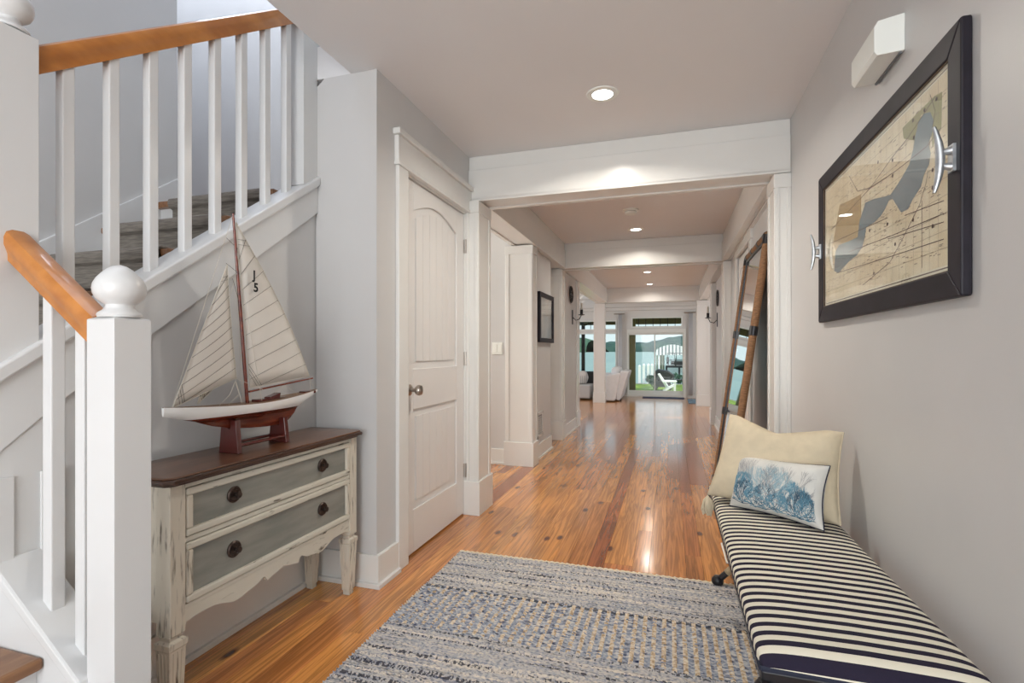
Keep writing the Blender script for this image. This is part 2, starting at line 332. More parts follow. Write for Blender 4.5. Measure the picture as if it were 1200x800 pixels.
# ---- beams (trim)
def beam(name, x0, x1, y0, y1, z0=2.13, faceY=True):
    b = MB().box(x0, x1, y0, y1, z0 + .02, H - .0005)
    if x1 - x0 > y1 - y0:
        b.box(x0, x1, y0 - .012, y0, z0 + .012, 2.345).box(x0, x1, y1, y1 + .012, z0 + .012, 2.345)
        b.box(x0, x1, y0 - .012, y0 + .03, z0, z0 + .02).box(x0, x1, y1 - .03, y1 + .012, z0, z0 + .02).box(x0, x1, y0 + .03, y1 - .03, z0 + .008, z0 + .02)
    else:
        b.box(x0 - .012, x0, y0, y1, z0 + .012, 2.345).box(x1, x1 + .012, y0, y1, z0 + .012, 2.345)
        b.box(x0 - .012, x0 + .03, y0, y1, z0, z0 + .02).box(x1 - .03, x1 + .012, y0, y1, z0, z0 + .02).box(x0 + .03, x1 - .03, y0, y1, z0 + .008, z0 + .02)
    return struct(b.build(name, M['trim'], bevel=.003))
beam('trim_1', -1.319, .659, 3.242, 3.45)
beam('trim_2', -1.32, .66, 6.2, 6.4)
beam('trim_3', -1.56, .78, 10.9, 11.12)
beam('trim_4', -1.46, -1.245, 3.465, 6.185)
beam('trim_5', .572, .659, 3.465, 6.185)
beam('trim_6', -1.50, -1.28, 6.415, 10.885)
beam('trim_7', .572, .74, 6.415, 10.885)
# crown and soffit on the far wall
struct(MB().box(-4.8, 2.7, 12.45, 12.7, 2.16, H).box(-4.8, 2.7, 12.55, 12.7, 2.09, 2.16).box(-4.8, 2.7, 11.9, 12.0, 2.32, H).build('trim_8', M['trim'], bevel=.005))

# ---- pilasters and columns
def pilaster(name, x0, x1, y0, y1, ztop=2.13, ph=.23, pr=.016, stile=.0):
    r = struct(MB().box(x0, x1, y0, y1, .0, ztop - .003).build(name, M['trim'], bevel=.003))
    MB().box(x0 - pr, x1 + pr, y0 - pr, y1 + pr, .0, ph).build('plinth', M['trim'], r, bevel=.003)
    MB().box(x0 - .008, x1 + .008, y0 - .008, y1 + .008, ztop - .085, ztop - .004).build('capital', M['trim'], r, bevel=.003)
    b = MB()
    # raised edge stiles on each face so the shaft reads as a shallow panel
    if x1 - x0 > .06:
        sw = min(.035, (x1 - x0) * .25)
        for xa in ((x0, x0 + sw), (x1 - sw, x1)): b.box(xa[0], xa[1], y0 - .006, y0 + .001, ph, ztop - .085)
    sw = min(.035, (y1 - y0) * .25)
    for ya in ((y0, y0 + sw), (y1 - sw, y1)):
        b.box(x1 - .001, x1 + .006, ya[0], ya[1], ph, ztop - .085); b.box(x0 - .006, x0 + .001, ya[0], ya[1], ph, ztop - .085)
    b.build('stile', M['trim'], r, bevel=.002, kind='stuff')
    return r
pilaster('trim_9', -1.32, -1.237, 3.20, 3.44)
pilaster('trim_10', .578, .66, 3.235, 3.44)
pilaster('trim_11', -1.525, -1.257, 4.69, 4.86)
pilaster('trim_12', -1.45, -1.285, 6.2, 6.40)
pilaster('trim_13', -1.45, -1.29, 7.3, 7.52)
pilaster('trim_14', -1.56, -1.335, 10.92, 11.10)
pilaster('trim_15', .525, .755, 10.85, 11.08)
pilaster('trim_16', .585, .66, 6.2, 6.42)
pilaster('trim_17', .60, .76, 8.15, 8.38)

# ---- baseboards
def base(name, parts, h=.15):
    b = MB()
    for (x0, x1, y0, y1, sx, sy) in parts:
        b.box(x0, x1, y0, y1, 0, h)
        b.box(min(x0, x0 + sx * .016), max(x1, x1 + sx * .016), min(y0, y0 + sy * .016), max(y1, y1 + sy * .016), 0, .022)
    return struct(b.build(name, M['trim'], bevel=.002))
base('baseboard_left', [(-1.32, -1.302, 2.0925, 2.265, 1, 0), (-1.664, -1.302, 2.0775, 2.0925, 1, -1), (-1.664, -1.648, 1.0, 2.08, 1, 0)])
base('baseboard_right', [(.644, .66, -1.5, 3.21, -1, 0), (.644, .66, 3.47, 4.64, -1, 0), (.644, .66, 5.73, 6.18, -1, 0), (.644, .66, 6.45, 8.1, -1, 0)])
base('baseboard_hall', [(-1.30, -1.285, 4.87, 5.66, 1, 0), (-3.9, -1.54, 4.705, 4.72, 0, -1), (-1.30, -1.287, 6.42, 7.28, 1, 0), (-1.40, -1.02, 12.685, 12.7, 0, -1), (.40, 2.7, 12.685, 12.7, 0, -1)])

# ================================================================== closet door (door_1)
d = struct(bpy.data.objects.new('door_1', None)); C.objects.link(d); d.location = (-1.335, 2.777, 0)
yA, yB = 2.368, 3.185; xf = -1.335
b = MB(); b.box(xf - .035, xf - .012, yA, yB, .012, 2.035)
def arc_rail():
    pts = [(2.478, 2.035), (2.478, 1.875)]
    for i in range(0, 17):
        t = i / 16; y = 2.478 + t * (3.066 - 2.478); pts.append((y, 1.875 + .075 * math.sin(PI * t)))
    pts += [(3.066, 2.035)]
    return pts
# stiles, lock rail, bottom rail, arched top rail
b.build('door_core', M['door'], d)
b = MB()
b.box(xf - .012, xf, yA, 2.478, .012, 2.035); b.box(xf - .012, xf, 3.066, yB, .012, 2.035)
b.box(xf - .012, xf, 2.478, 3.066, .012, .243); b.box(xf - .012, xf, 2.478, 3.066, .79, 1.012)
b.prism(arc_rail(), 'x', xf - .012, xf)
b.build('door_rails', M['door'], d, bevel=.007)
b = MB(); n = 6
for z0, z1, arch in ((.285, .75, 0), (1.052, 1.845, 1)):
    w_ = (3.026 - 2.518) / n
    for i in range(n):
        y0, y1 = 2.518 + i * w_, 2.518 + (i + 1) * w_
        zt = z1 + (.07 * math.sin(PI * (i + .5) / n) if arch else 0)
        za = z1 + (.07 * math.sin(PI * i / n) if arch else 0); zb = z1 + (.07 * math.sin(PI * (i + 1) / n) if arch else 0)
        b.prism([(y0 + .0015, z0), (y1 - .0015, z0), (y1 - .0015, zb), (y0 + .0015, za)], 'x', xf - .013, xf - .005)
b.build('beaded_panel', M['door'], d, bevel=.0015)
kb = MB(); kb.lathe([(.030, 0), (.030, .004), (.024, .009), (.011, .012), (.010, .034), (.02, .04), (.027, .05), (.029, .06), (.025, .07), (.012, .076), (0, .077)], (xf, 2.435, .900), (1, 0, 0))
kb.build('door_knob', M['nickel'], d, smooth=True)
for z in (1.818, 1.057, .302):
    b = MB(); b.box(xf - .001, xf + .0025, 3.178, 3.187, z - .045, z + .045); b.box(-1.32, -1.3155, 3.187, 3.215, z - .045, z + .045)
    b.tube([(-1.322, 3.188, z - .047), (-1.322, 3.188, z + .047)], .007)
    b.build('hinge', M['nickel'], d)
# casing
b = MB()
b.box(-1.322, -1.300, 2.265, 2.362, 0, 2.05).box(-1.322, -1.300, 3.189, 3.204, 0, 2.05)
b.box(-1.322, -1.302, 2.362, 2.368, 0, 2.05)
b.box(-1.34, -1.322, 2.355, 2.3665, 0, 2.05).box(-1.34, -1.322, 3.1865, 3.198, 0, 2.05).box(-1.34, -1.322, 2.3665, 3.1865, 2.037, 2.05)
b.box(-1.322, -1.296, 2.255, 3.24, 2.05, 2.195).box(-1.322, -1.280, 2.24, 3.24, 2.195, 2.225).box(-1.322, -1.290, 2.25, 3.24, 2.045, 2.062)
struct(b.build('trim_18', M['trim'], bevel=.003))
# right hand door further down the hall (door_2) with its casing
d2 = struct(bpy.data.objects.new('door_2', None)); C.objects.link(d2); d2.location = (.68, 5.18, 0)
MB().box(.675, .71, 4.76, 5.60, .012, 2.035).build('door_core', M['door'], d2)
MB().box(.668, .676, 4.76, 4.87, .012, 2.035).box(.668, .676, 5.49, 5.60, .012, 2.035).box(.668, .676, 4.87, 5.49, .012, .25).box(.668, .676, 4.87, 5.49, .8, 1.0).box(.668, .676, 4.87, 5.49, 1.92, 2.035).build('door_rails', M['door'], d2, bevel=.003)
MB().lathe([(.028, 0), (.011, .01), (.01, .034), (.027, .05), (.025, .07), (0, .077)], (.668, 5.53, .9), (-1, 0, 0)).build('door_knob', M['nickel'], d2, smooth=True)
struct(MB().box(.642, .662, 4.64, 4.75, 0, 2.05).box(.642, .662, 5.61, 5.72, 0, 2.05).box(.638, .662, 4.62, 5.74, 2.05, 2.2).box(.62, .662, 4.6, 5.76, 2.2, 2.23).build('trim_19', M['trim'], bevel=.003))

# far sliding door (door_3), transom (window_2), living room window (window_1)
d3 = struct(bpy.data.objects.new('door_3', None)); C.objects.link(d3); d3.location = (-.32, 12.7, 0)
b = MB(); b.box(-1.0, -.975, 12.66, 12.8, 0, 1.545).box(.31, .36, 12.66, 12.8, 0, 1.545).box(-1.0, .36, 12.66, 12.8, 1.545, 1.635).box(-.975, .31, 12.66, 12.8, 0, .05)
b.build('frame', M['white'], d3)
for x0, x1, y in ((-.975, -.335, 12.72), (-.365, .31, 12.76)):
    p = MB().box(x0, x0 + .022, y, y + .03, .05, 1.545).box(x1 - .022, x1, y, y + .03, .05, 1.545).box(x0 + .022, x1 - .022, y, y + .03, .05, .15).box(x0 + .022, x1 - .022, y, y + .03, 1.50, 1.545).build('sliding_panel', M['white'], d3)
    MB().box(x0 + .022, x1 - .022, y + .012, y + .018, .15, 1.50).build('pane', M['glass'], p)
MB().box(.312, .328, 12.64, 12.66, .72, .92).build('pull_handle', M['nickel'], d3)
def sashwin(name, x0, x1, z0, z1, nx, mw=.012, fr=.03):
    wn = struct(bpy.data.objects.new(name, None)); C.objects.link(wn); wn.location = ((x0 + x1) / 2, 12.7, z0)
    MB().box(x0, x0 + fr, 12.68, 12.8, z0, z1).box(x1 - fr, x1, 12.68, 12.8, z0, z1).box(x0 + fr, x1 - fr, 12.68, 12.8, z0, z0 + fr).box(x0 + fr, x1 - fr, 12.68, 12.8, z1 - fr, z1).build('window_frame', M['white'], wn)
    for i in range(1, nx):
        xx = x0 + (x1 - x0) * i / nx; MB().box(xx - mw / 2, xx + mw / 2, 12.73, 12.76, z0 + fr, z1 - fr).build('mullion', M['outdark'], wn)
    MB().box(x0 + fr, x1 - fr, 12.742, 12.748, z0 + fr, z1 - fr).build('pane', M['glass'], wn)
    return wn
sashwin('window_2', -.9, .29, 1.675, 1.93, 7)
sashwin('window_1', -2.55, -1.25, .54, 1.56, 1)
sashwin('window_3', -2.55, -1.25, 1.62, 1.87, 2)
struct(MB().box(-2.55, -1.25, 12.69, 12.8, 1.56, 1.62).build('trim_20', M['trim']))

# ================================================================== STAIRCASE
st = thing('staircase', 'white painted turning staircase with maple handrails, square balusters and grey carpet runner', 'staircase', (-1.7, .9, 0))
def capZ(y): return 1.138 + .718 * (y - .94)
def botZ(y): return 1.167 + .745 * (y - 1.261)
# upper closed stringer
MB().prism([(.8, .80), (.995, botZ(.995)), (2.092, botZ(2.092)), (2.092, capZ(2.092) - .02), (.8, capZ(.8) - .02)], 'x', -1.758, -1.649).build('stringer', M['stairwhite'], st, bevel=.002)
MB().prism([(.8, capZ(.8) - .045), (2.092, capZ(2.092) - .045), (2.092, capZ(2.092)), (.8, capZ(.8))], 'x', -1.768, -1.632).build('stringer_cap', M['stairwhite'], st, bevel=.006)
MB().box(-1.756, -1.652, 1.995, 2.092, capZ(2.0), 2.75).build('half_post', M['stairwhite'], st)
# balusters on the upper flight
def railZ(y): return 1.886 + .757 * (y - .964)
bw = .0325
for i in range(8):
    y = 1.018 + i * .1285
    MB().prism([(y, capZ(y) - .01), (y + bw, capZ(y + bw) - .01), (y + bw, railZ(y + bw) + .02), (y, railZ(y) + .02)], 'x', -1.717, -1.684).build('baluster', M['stairwhite'], st, bevel=.003)
def rail_section(wd, ht):
    # moulded handrail profile (u across, v up)
    h = wd / 2
    return [(-h*.72, 0), (h*.72, 0), (h*.74, ht*.22), (h*.86, ht*.36), (h, ht*.5), (h, ht*.74), (h*.82, ht*.92), (h*.4, ht), (-h*.4, ht), (-h*.82, ht*.92), (-h, ht*.74), (-h, ht*.5), (-h*.86, ht*.36), (-h*.74, ht*.22)]
def rail(p0, p1, side, name):
    # vertical end cuts at both newels
    sec = rail_section(.062, .083)
    b = MB(); b.loft([[Vector(p0) + Vector(side) * u + Vector((0, 0, v)) for u, v in sec], [Vector(p1) + Vector(side) * u + Vector((0, 0, v)) for u, v in sec]])
    b.build(name, M['rail'], st, smooth=True)
rail((-1.70, .94, railZ(.94)), (-1.70, 2.30, railZ(2.30)), (1, 0, 0), 'handrail')
# lower flight: closed stringer between the two newels, climbing towards -X
def lz(x): return .32 + .77 * (-1.33 - x)
xa, xb = -1.335, -1.655
MB().prism([(xb, 0), (xa, 0), (xa, lz(xa) - .03), (xb, lz(xb) - .03)], 'y', .862, .930).build('stringer', M['stairwhite'], st)
MB().prism([(xb, lz(xb) - .035), (xa, lz(xa) - .035), (xa, lz(xa)), (xb, lz(xb))], 'y', .838, .952).build('stringer_cap', M['stairwhite'], st, bevel=.006)
MB().prism([(-2.3, 0), (-1.25, 0), (-1.25, .18), (-1.36, .30), (-2.3, .30 + .77 * .94)], 'y', .846, .862).build('skirt_board', M['stairwhite'], st, bevel=.002)
def rz(x): return 1.118 + .73 * (-1.34 - x)
for x0 in (-1.530, -1.412):
    x1 = x0 + .033
    MB().prism([(x0, lz(x0) - .01), (x1, lz(x1) - .01), (x1, rz(x1) + .02), (x0, rz(x0) + .02)], 'y', .879, .912).build('baluster', M['stairwhite'], st, bevel=.003)
rail((-1.335, .895, rz(-1.335)), (-1.655, .895, rz(-1.655)), (0, 1, 0), 'handrail')
def newel(x0, x1, y0, y1, z0, z1):
    m = MB(); m.box(x0, x1, y0, y1, z0, z1)
    cx, cy, c_ = (x0 + x1) / 2, (y0 + y1) / 2, .02
    m.loft([[(x0, y0, z1), (x1, y0, z1), (x1, y1, z1), (x0, y1, z1)], [(x0 + c_, y0 + c_, z1 + .009), (x1 - c_, y0 + c_, z1 + .009), (x1 - c_, y1 - c_, z1 + .009), (x0 + c_, y1 - c_, z1 + .009)]])
    nw = m.build('newel_post', M['stairwhite'], st, bevel=.0015)
    MB().lathe([(.044, .006), (.046, .012), (.043, .018), (.034, .024), (.0295, .031), (.0290, .037), (.036, .042), (.048, .052), (.0535, .064), (.0550, .076), (.053, .088), (.046, .102), (.036, .114), (.026, .124), (.014, .132), (0, .136)],
               (cx, cy, z1), n=32).build('ball_finial', M['stairwhite'], nw, smooth=True)
newel(-1.340, -1.248, .860, .950, 0, 1.186)
newel(-1.745, -1.652, .850, .942, 1.0, 1.962)
b = MB().box(-1.745, -1.655, .852, .992, 0, 1.02)
for ya, yb in ((.852, .885), (.945, .992)): b.box(-1.655, -1.647, ya, yb, .0, .78)
b.build('panelled_base', M['stairwhite'], st, bevel=.002)
MB().box(-1.745, -1.66, -.2, .85, .3, .95).build('under_stair_panel', M['stairwhite'], st)
# treads, risers, runner of the upper flight; landing on top
YA, ZA, run, rise = 1.92, 1.864, .258, .187
for k in range(0, 5):
    y, z = YA - k * run, ZA - k * rise
    y1 = 2.99 if k == 0 else y + run + .03
    x0 = -3.88 if k == 0 else -2.509
    if k == 0: MB().box(-2.509, -1.76, y, 2.06, z - .03, z).box(-3.88, -1.762, 2.06, 2.99, z - .03, z).build('landing', M['oak'], st)
    else: MB().box(-2.509, -1.759, y, y1, z - .03, z).build('tread', M['oak'], st, bevel=.008)
    MB().box(-2.509, -1.759, y + .028, y + .045, z - rise, z - .03).build('riser', M['stairwhite'], st)
    # carpet runner pad wrapped over nosing and riser
    xr0, xr1 = -2.40, -1.80
    prof = [(y1 if k else 2.9, z), (y1 if k else 2.9, z + .012), (y + .005, z + .012), (y - .010, z + .005), (y - .014, z - .015), (y - .008, z - .036), (y + .014, z - .045), (y + .014, z - rise + .012), (y + .028, z - rise + .012), (y + .028, z - .028), (y, z - .030), (y, z)]
    MB().prism(prof, 'x', xr0, xr1).build('carpet_runner', M['carpet'], st, bevel=.004)
# lower treads and landing
for i, x in enumerate((-1.20, -1.464, -1.728)):
    z = .18 * (i + 1)
    x0 = x - .30 if i < 2 else -2.509
    MB().box(x0, x, -.2, .845, z - .03, z).build('tread', M['oak'], st, bevel=.008)
    MB().box(x - .045, x - .028, -.2, .845, z - .18, z - .03).build('riser', M['stairwhite'], st)
MB().box(-2.509, -2.0, -.2, .84, .54, .9).build('landing', M['oak'], st)
# wall skirt along far side
def skz(y): return 2.03 + .746 * (y - 2.05)
MB().prism([(.9, skz(.9) - .5), (2.05, skz(2.05) - .5), (2.05, skz(2.05)), (.9, skz(.9))], 'x', -2.51, -2.494).build('wall_skirt', M['stairwhite'], st, bevel=.003)

# ================================================================== CHEST
ch = thing('accent_chest', 'narrow distressed cream chest with two grey drawers and walnut top beside the stairs', 'chest', (-1.51, 1.56, 0))
bx0, bx1, by0, by1 = -1.632, -1.385, 1.105, 2.019
# top, three-layer moulded edge with clipped front corners
def toplayer(o, z0, z1, m):
    cl = .022
    poly = [(-1.645, by0 - .008 - o), (bx1 + .012 + o - cl, by0 - .008 - o), (bx1 + .012 + o, by0 - .008 - o + cl), (bx1 + .012 + o, by1 + .008 + o - cl), (bx1 + .012 + o - cl, by1 + .008 + o), (-1.645, by1 + .008 + o)]
    m.prism(poly, 'z', z0, z1)
m = MB(); toplayer(.006, .715, .724, m); toplayer(.020, .724, .738, m); m.build('top_moulding', M['darkedge'], ch, bevel=.004)
m = MB(); toplayer(.014, .738, .745, m); m.build('chest_top', M['darkwood'], ch, bevel=.003)
# corner posts
for yy in (by0, by1 - .05):
    MB().box(bx1 - .05, bx1 + .006, yy, yy + .05, .275, .715).build('corner_post', M['distress'], ch, bevel=.003)
    MB().box(bx0, bx0 + .05, yy, yy + .05, .275, .715).build('corner_post', M['distress'], ch, bevel=.003)
MB().box(bx0 + .05, bx1 - .05, by0 + .006, by0 + .02, .31, .715).build('side_panel', M['distress'], ch)
MB().box(bx0 + .05, bx1 - .05, by1 - .02, by1 - .006, .31, .715).build('side_panel', M['distress'], ch)
MB().box(bx0, bx0 + .012, by0 + .05, by1 - .05, .31, .715).build('back_panel', M['distress'], ch)
MB().box(bx0 + .012, bx1 - .045, by0 + .02, by1 - .02, .345, .712).build('carcass', M['distress'], ch)
ya, yb = by0 + .05, by1 - .05
for z0, z1 in ((.700, .715), (.536, .552), (.338, .352)):
    MB().box(bx1 - .045, bx1 + .002, ya, yb, z0, z1).build('front_rail', M['distressh'], ch, bevel=.002)
for z0, z1 in ((.554, .698), (.354, .534)):
    dr = MB().box(bx1 - .04, bx1 - .004, ya + .004, yb - .004, z0, z1).build('drawer', M['greypaint'], ch)
    fw = .022
    for q0, q1 in ((z1 - fw, z1), (z0, z0 + fw)): MB().box(bx1 - .01, bx1 + .008, ya + .003, yb - .003, q0, q1).build('drawer_moulding', M['distressh'], dr, bevel=.005)
    for q0, q1 in ((ya + .003, ya + .003 + fw), (yb - .003 - fw, yb - .003)): MB().box(bx1 - .01, bx1 + .008, q0, q1, z0 + fw, z1 - fw).build('drawer_moulding', M['distress'], dr, bevel=.005)
    for yk in (1.338, 1.788):
        zk = (z0 + z1) / 2 + .006
        m = MB(); m.lathe([(.027, 0), (.0275, .004), (.024, .008), (.017, .008), (.016, .005), (.0075, .006), (.0075, .016), (.011, .020), (.010, .026), (0, .028)], (bx1 - .004, yk, zk), (1, 0, 0), 24)
        for q in range(14):
            a_ = q * 2 * PI / 14; m.box(bx1 + .001, bx1 + .0055, yk + .0205 * math.cos(a_) - .0018, yk + .0205 * math.cos(a_) + .0018, zk + .0205 * math.sin(a_) - .0018, zk + .0205 * math.sin(a_) + .0018)
        m.build('knob', M['bronze'], dr, smooth=True)
# scalloped apron
def apz(t):   # t 0..1 across; symmetric
    s = min(t, 1 - t) * 2
    keys = [(0, .296), (.10, .303), (.24, .302), (.48, .276), (.66, .287), (.77, .304), (.81, .284), (.9, .292), (1.0, .305)]
    for (a, za), (b_, zb) in zip(keys, keys[1:]):
        if s <= b_:
            u = (s - a) / (b_ - a); u = u * u * (3 - 2 * u); return za + (zb - za) * u
    return keys[-1][1]
n = 72; poly = [(ya + (yb - ya) * i / n, apz(i / n)) for i in range(n + 1)]
m = MB()
for (y0_, z0_), (y1_, z1_) in zip(poly, poly[1:]):
    m.add([(bx1 - .016, y0_, z0_), (bx1, y0_, z0_), (bx1, y1_, z1_), (bx1 - .016, y1_, z1_), (bx1 - .016, y0_, .34), (bx1, y0_, .34), (bx1, y1_, .34), (bx1 - .016, y1_, .34)],
          [(0, 3, 2, 1), (4, 5, 6, 7), (1, 2, 6, 5), (3, 0, 4, 7)])
m.build('apron', M['distressh'], ch)
# tapered fluted legs
for lx, ly in ((bx1 - .022, by0 + .025), (bx1 - .022, by1 - .025), (bx0 + .025, by0 + .025), (bx0 + .025, by1 - .025)):
    m = MB()
    def ring(h, z): return [(lx - h, ly - h, z), (lx + h, ly - h, z), (lx + h, ly + h, z), (lx - h, ly + h, z)]
    m.loft([ring(.016, .0), ring(.0165, .02), ring(.020, .022), ring(.0275, .235), ring(.0305, .238), ring(.0305, .256), ring(.020, .262), ring(.020, .272), ring(.028, .278)])
    lg = m.build('leg', M['distress'], ch, bevel=.0015)
    m = MB()
    for sx, sy in ((1, 0), (-1, 0), (0, 1), (0, -1)):
        for q in (-1, 0, 1):
            bot = .019; top = .026
            def pt(h, z, o): return (lx + sx * h + (0 if sx else q * .0135 * h / .026), ly + sy * h + (0 if sy else q * .0135 * h / .026), z)
            m.tube([pt(bot, .03, 0), pt(top, .228, 0)], .0032, 6)
    m.build('fluting', M['distress'], lg, smooth=True)

# ================================================================== MODEL SAILBOAT
XB = -1.50
bt = thing('model_sailboat', 'wooden model sailing yacht with cream sails numbered J 5 on mahogany stand', 'model boat', (XB, 1.55, .745))
def hz_deck(t): return .918 + .016 * (2 * t - 1) ** 2 - .006 * (1 - abs(2 * t - 1)) + .006 * t
def yh(t): return 1.178 + t * (1.893 - 1.178)
# keel profile (y, z)
prof = [(1.178, .905), (1.22, .893), (1.29, .874), (1.36, .850), (1.44, .832), (1.52, .822), (1.60, .816), (1.67, .815), (1.72, .826), (1.75, .850), (1.765, .874), (1.82, .897), (1.893, .924)]
def pz(y):
    for (a, za), (b_, zb) in zip(prof, prof[1:]):
        if y <= b_ + 1e-9: return za + (zb - za) * (y - a) / (b_ - a)
    return prof[-1][1]
def beamw(t): return .052 * (max(0, math.sin(PI * min(1, (t * .98 + .01)))) ** .75)
rings_w, rings_r = [], []
N_ = 44
wl = lambda t: .884 - .008 * t + .030 * max(0, (t - .84) / .16) - .0 * t
for i in range(N_ + 1):
    t = i / N_; y = yh(t); zd = hz_deck(t); zb = pz(y); w0 = beamw(t) + .001
    zw = max(min(.886 - .006 * t, zd - .004), zb)
    body = zd - .052     # underwater hull depth limit; below it the thin keel
    ring = []
    def half(z):
        f_ = max(0, min(1, (zd - z) / max(zd - max(zb, body), 1e-4)))
        wv = w0 * math.sqrt(max(0, 1 - f_ ** 2.4))
        return max(wv, .0045 if z > zb + .0005 else .0005) if True else 0
    zs_w = [zd - (zd - zw) * k / 4 for k in range(5)]
    zs_r = [zw - (zw - zb) * k / 7 for k in range(8)]
    rings_w.append([(XB + half(z), y, z) for z in zs_w] + [(XB - half(z), y, z) for z in reversed(zs_w)])
    rings_r.append([(XB + half(z), y, z) for z in zs_r] + [(XB - half(z), y, z) for z in reversed(zs_r)])
hull = MB().loft(rings_w).build('hull', M['hullwhite'], bt, smooth=True)
MB().loft(rings_r).build('keel', M['hullred'], bt, smooth=True)
m = MB(); m.loft([[(XB - beamw(i/N_) * .93, yh(i/N_), hz_deck(i/N_) + .0012), (XB + beamw(i/N_) * .93, yh(i/N_), hz_deck(i/N_) + .0012), (XB + beamw(i/N_) * .93, yh(i/N_), hz_deck(i/N_) - .002), (XB - beamw(i/N_) * .93, yh(i/N_), hz_deck(i/N_) - .002)] for i in range(N_ + 1)])
m.build('deck', M['deck'], bt)
MB().box(XB - .018, XB + .018, 1.545, 1.60, .915, .926).build('hatch', M['mahog'], bt, bevel=.001); MB().box(XB - .014, XB + .014, 1.66, 1.70, .915, .924).build('hatch', M['mahog'], bt, bevel=.001)
m = MB()
m.prism([(1.605, .916), (1.655, .916), (1.66, .944), (1.64, .938), (1.605, .930)], 'x', XB - .016, XB + .016)
MB().box(XB - .016, XB + .016, 1.80, 1.87, .925, .937).build('cockpit', M['mahog'], bt, bevel=.002)
m.build('cabin', M['mahog'], bt, bevel=.002)
mast_b = Vector((XB, 1.507, .915)); mast_t = Vector((XB, 1.442, 1.604))
MB().tube([mast_b, mast_b.lerp(mast_t, .5), mast_t], [.0065, .006, .004], 10).build('mast', M['hullred'], bt, smooth=True)
MB().tube([(XB, 1.515, .958), (XB, 1.868, .990)], [.0042, .0035], 8).build('boom', M['hullred'], bt, smooth=True)
def sail(name, a, b_, c_, belly, xo=0, roach=0):
    "a = head, b_ = tack, c_ = clew, (y,z) pairs"
    n = 12; vs = []; idx = {}
    for i in range(n + 1):
        for j in range(n + 1 - i):
            u, v = i / n, j / n; w0 = 1 - u - v
            y = a[0] * w0 + b_[0] * u + c_[0] * v; z = a[1] * w0 + b_[1] * u + c_[1] * v
            y += roach * 4 * w0 * v * (1 if u == 0 else (1 - u))
            x = XB + xo + belly * 27 * u * v * w0 + .0
            idx[i, j] = len(vs); vs.append((x, y, z))
    fs = []
    for i in range(n):
        for j in range(n - i):
            fs.append((idx[i, j], idx[i + 1, j], idx[i, j + 1]))
            if j < n - i - 1: fs.append((idx[i + 1, j], idx[i + 1, j + 1], idx[i, j + 1]))
    m = MB(); m.add(vs, fs); o = m.build(name, M['sail'], bt, smooth=True)
    sd = o.modifiers.new('thick', 'SOLIDIFY'); sd.thickness = .0012; sd.offset = 0
    # seams and edge cords
    def P3(w0, u, v): return (XB + xo + belly * 27 * u * v * w0 + .0022, a[0]*w0 + b_[0]*u + c_[0]*v + roach * 4 * w0 * v * (1 - u), a[1]*w0 + b_[1]*u + c_[1]*v)
    sm = MB()
    for k in range(1, 11):
        t = k / 11
        e0 = (1 - t, 0, t); e1 = (1 - t * 1.0 - .0, t, 0) if t < 1 else (0, 1, 0)
        # seams run from leech down towards luff / foot
        q = t + .13
        if q < 1: e1 = (1 - q, q, 0)
        else: e1 = (0, 1 - (q - 1) * 3, (q - 1) * 3)
        sm.tube([P3(*[e0[i_] + (e1[i_] - e0[i_]) * s_ for i_ in range(3)]) for s_ in (0, .25, .5, .75, 1)], .00065, 4)
    for r0, r1 in (((.9, .1, 0), (.9, 0, .1)), ((.87, .13, 0), (.87, 0, .13)), ((.12, .88, 0), (0, .86, .14)), ((.09, .91, 0), (0, .90, .10)), ((.15, .85, 0), (0, .83, .17))):
        sm.tube([P3(*r0), P3(*[(r0[i_] + r1[i_]) / 2 for i_ in range(3)]), P3(*r1)], .0006, 4)
    sm.build('seam_stitching', M['thread'], o)
    ed = MB()
    ed.tube([P3(1 - i_/8, i_/8, 0) for i_ in range(9)], .0012, 5); ed.tube([P3(0, 1 - i_/8, i_/8) for i_ in range(9)], .0010, 5); ed.tube([P3(1 - i_/8, 0, i_/8) for i_ in range(9)], .0010, 5)
    ed.build('edge_cord', M['cord'], o)
    return o
mainsail = sail('mainsail', (1.452, 1.575), (1.519, .972), (1.845, 1.000), .010, 0, .030)
sail('foresail', (1.412, 1.415), (1.205, .930), (1.452, 1.012), .008, .004, -.004)
sail('inner_foresail', (1.428, 1.378), (1.306, .932), (1.462, 1.05), .006, -.010, -.004)
# sail lettering
def text_mesh(txt, size, loc, parent, name, rot=(PI/2, 0, PI/2), ext=.0004):
    cu = bpy.data.curves.new(name, 'FONT'); cu.body = txt; cu.size = size; cu.extrude = ext; cu.align_x = 'CENTER'; cu.offset = size * .03
    tmp = bpy.data.objects.new('tmp', cu); C.objects.link(tmp); bpy.context.view_layer.update()
    me = bpy.data.meshes.new_from_object(tmp.evaluated_get(bpy.context.evaluated_depsgraph_get())); bpy.data.objects.remove(tmp)
    o = bpy.data.objects.new(name, me); me.materials.clear(); me.materials.append(M['ink']); C.objects.link(o); o.parent = parent
    pl = Vector((0, 0, 0)); r = parent
    while r is not None: pl = pl + r.location; r = r.parent
    o.location = Vector(loc) - pl; o.rotation_euler = rot
    return o
text_mesh('J', .046, (XB + .0175, 1.522, 1.378), mainsail, 'sail_letter'); text_mesh('5', .046, (XB + .0175, 1.530, 1.332), mainsail, 'sail_number')
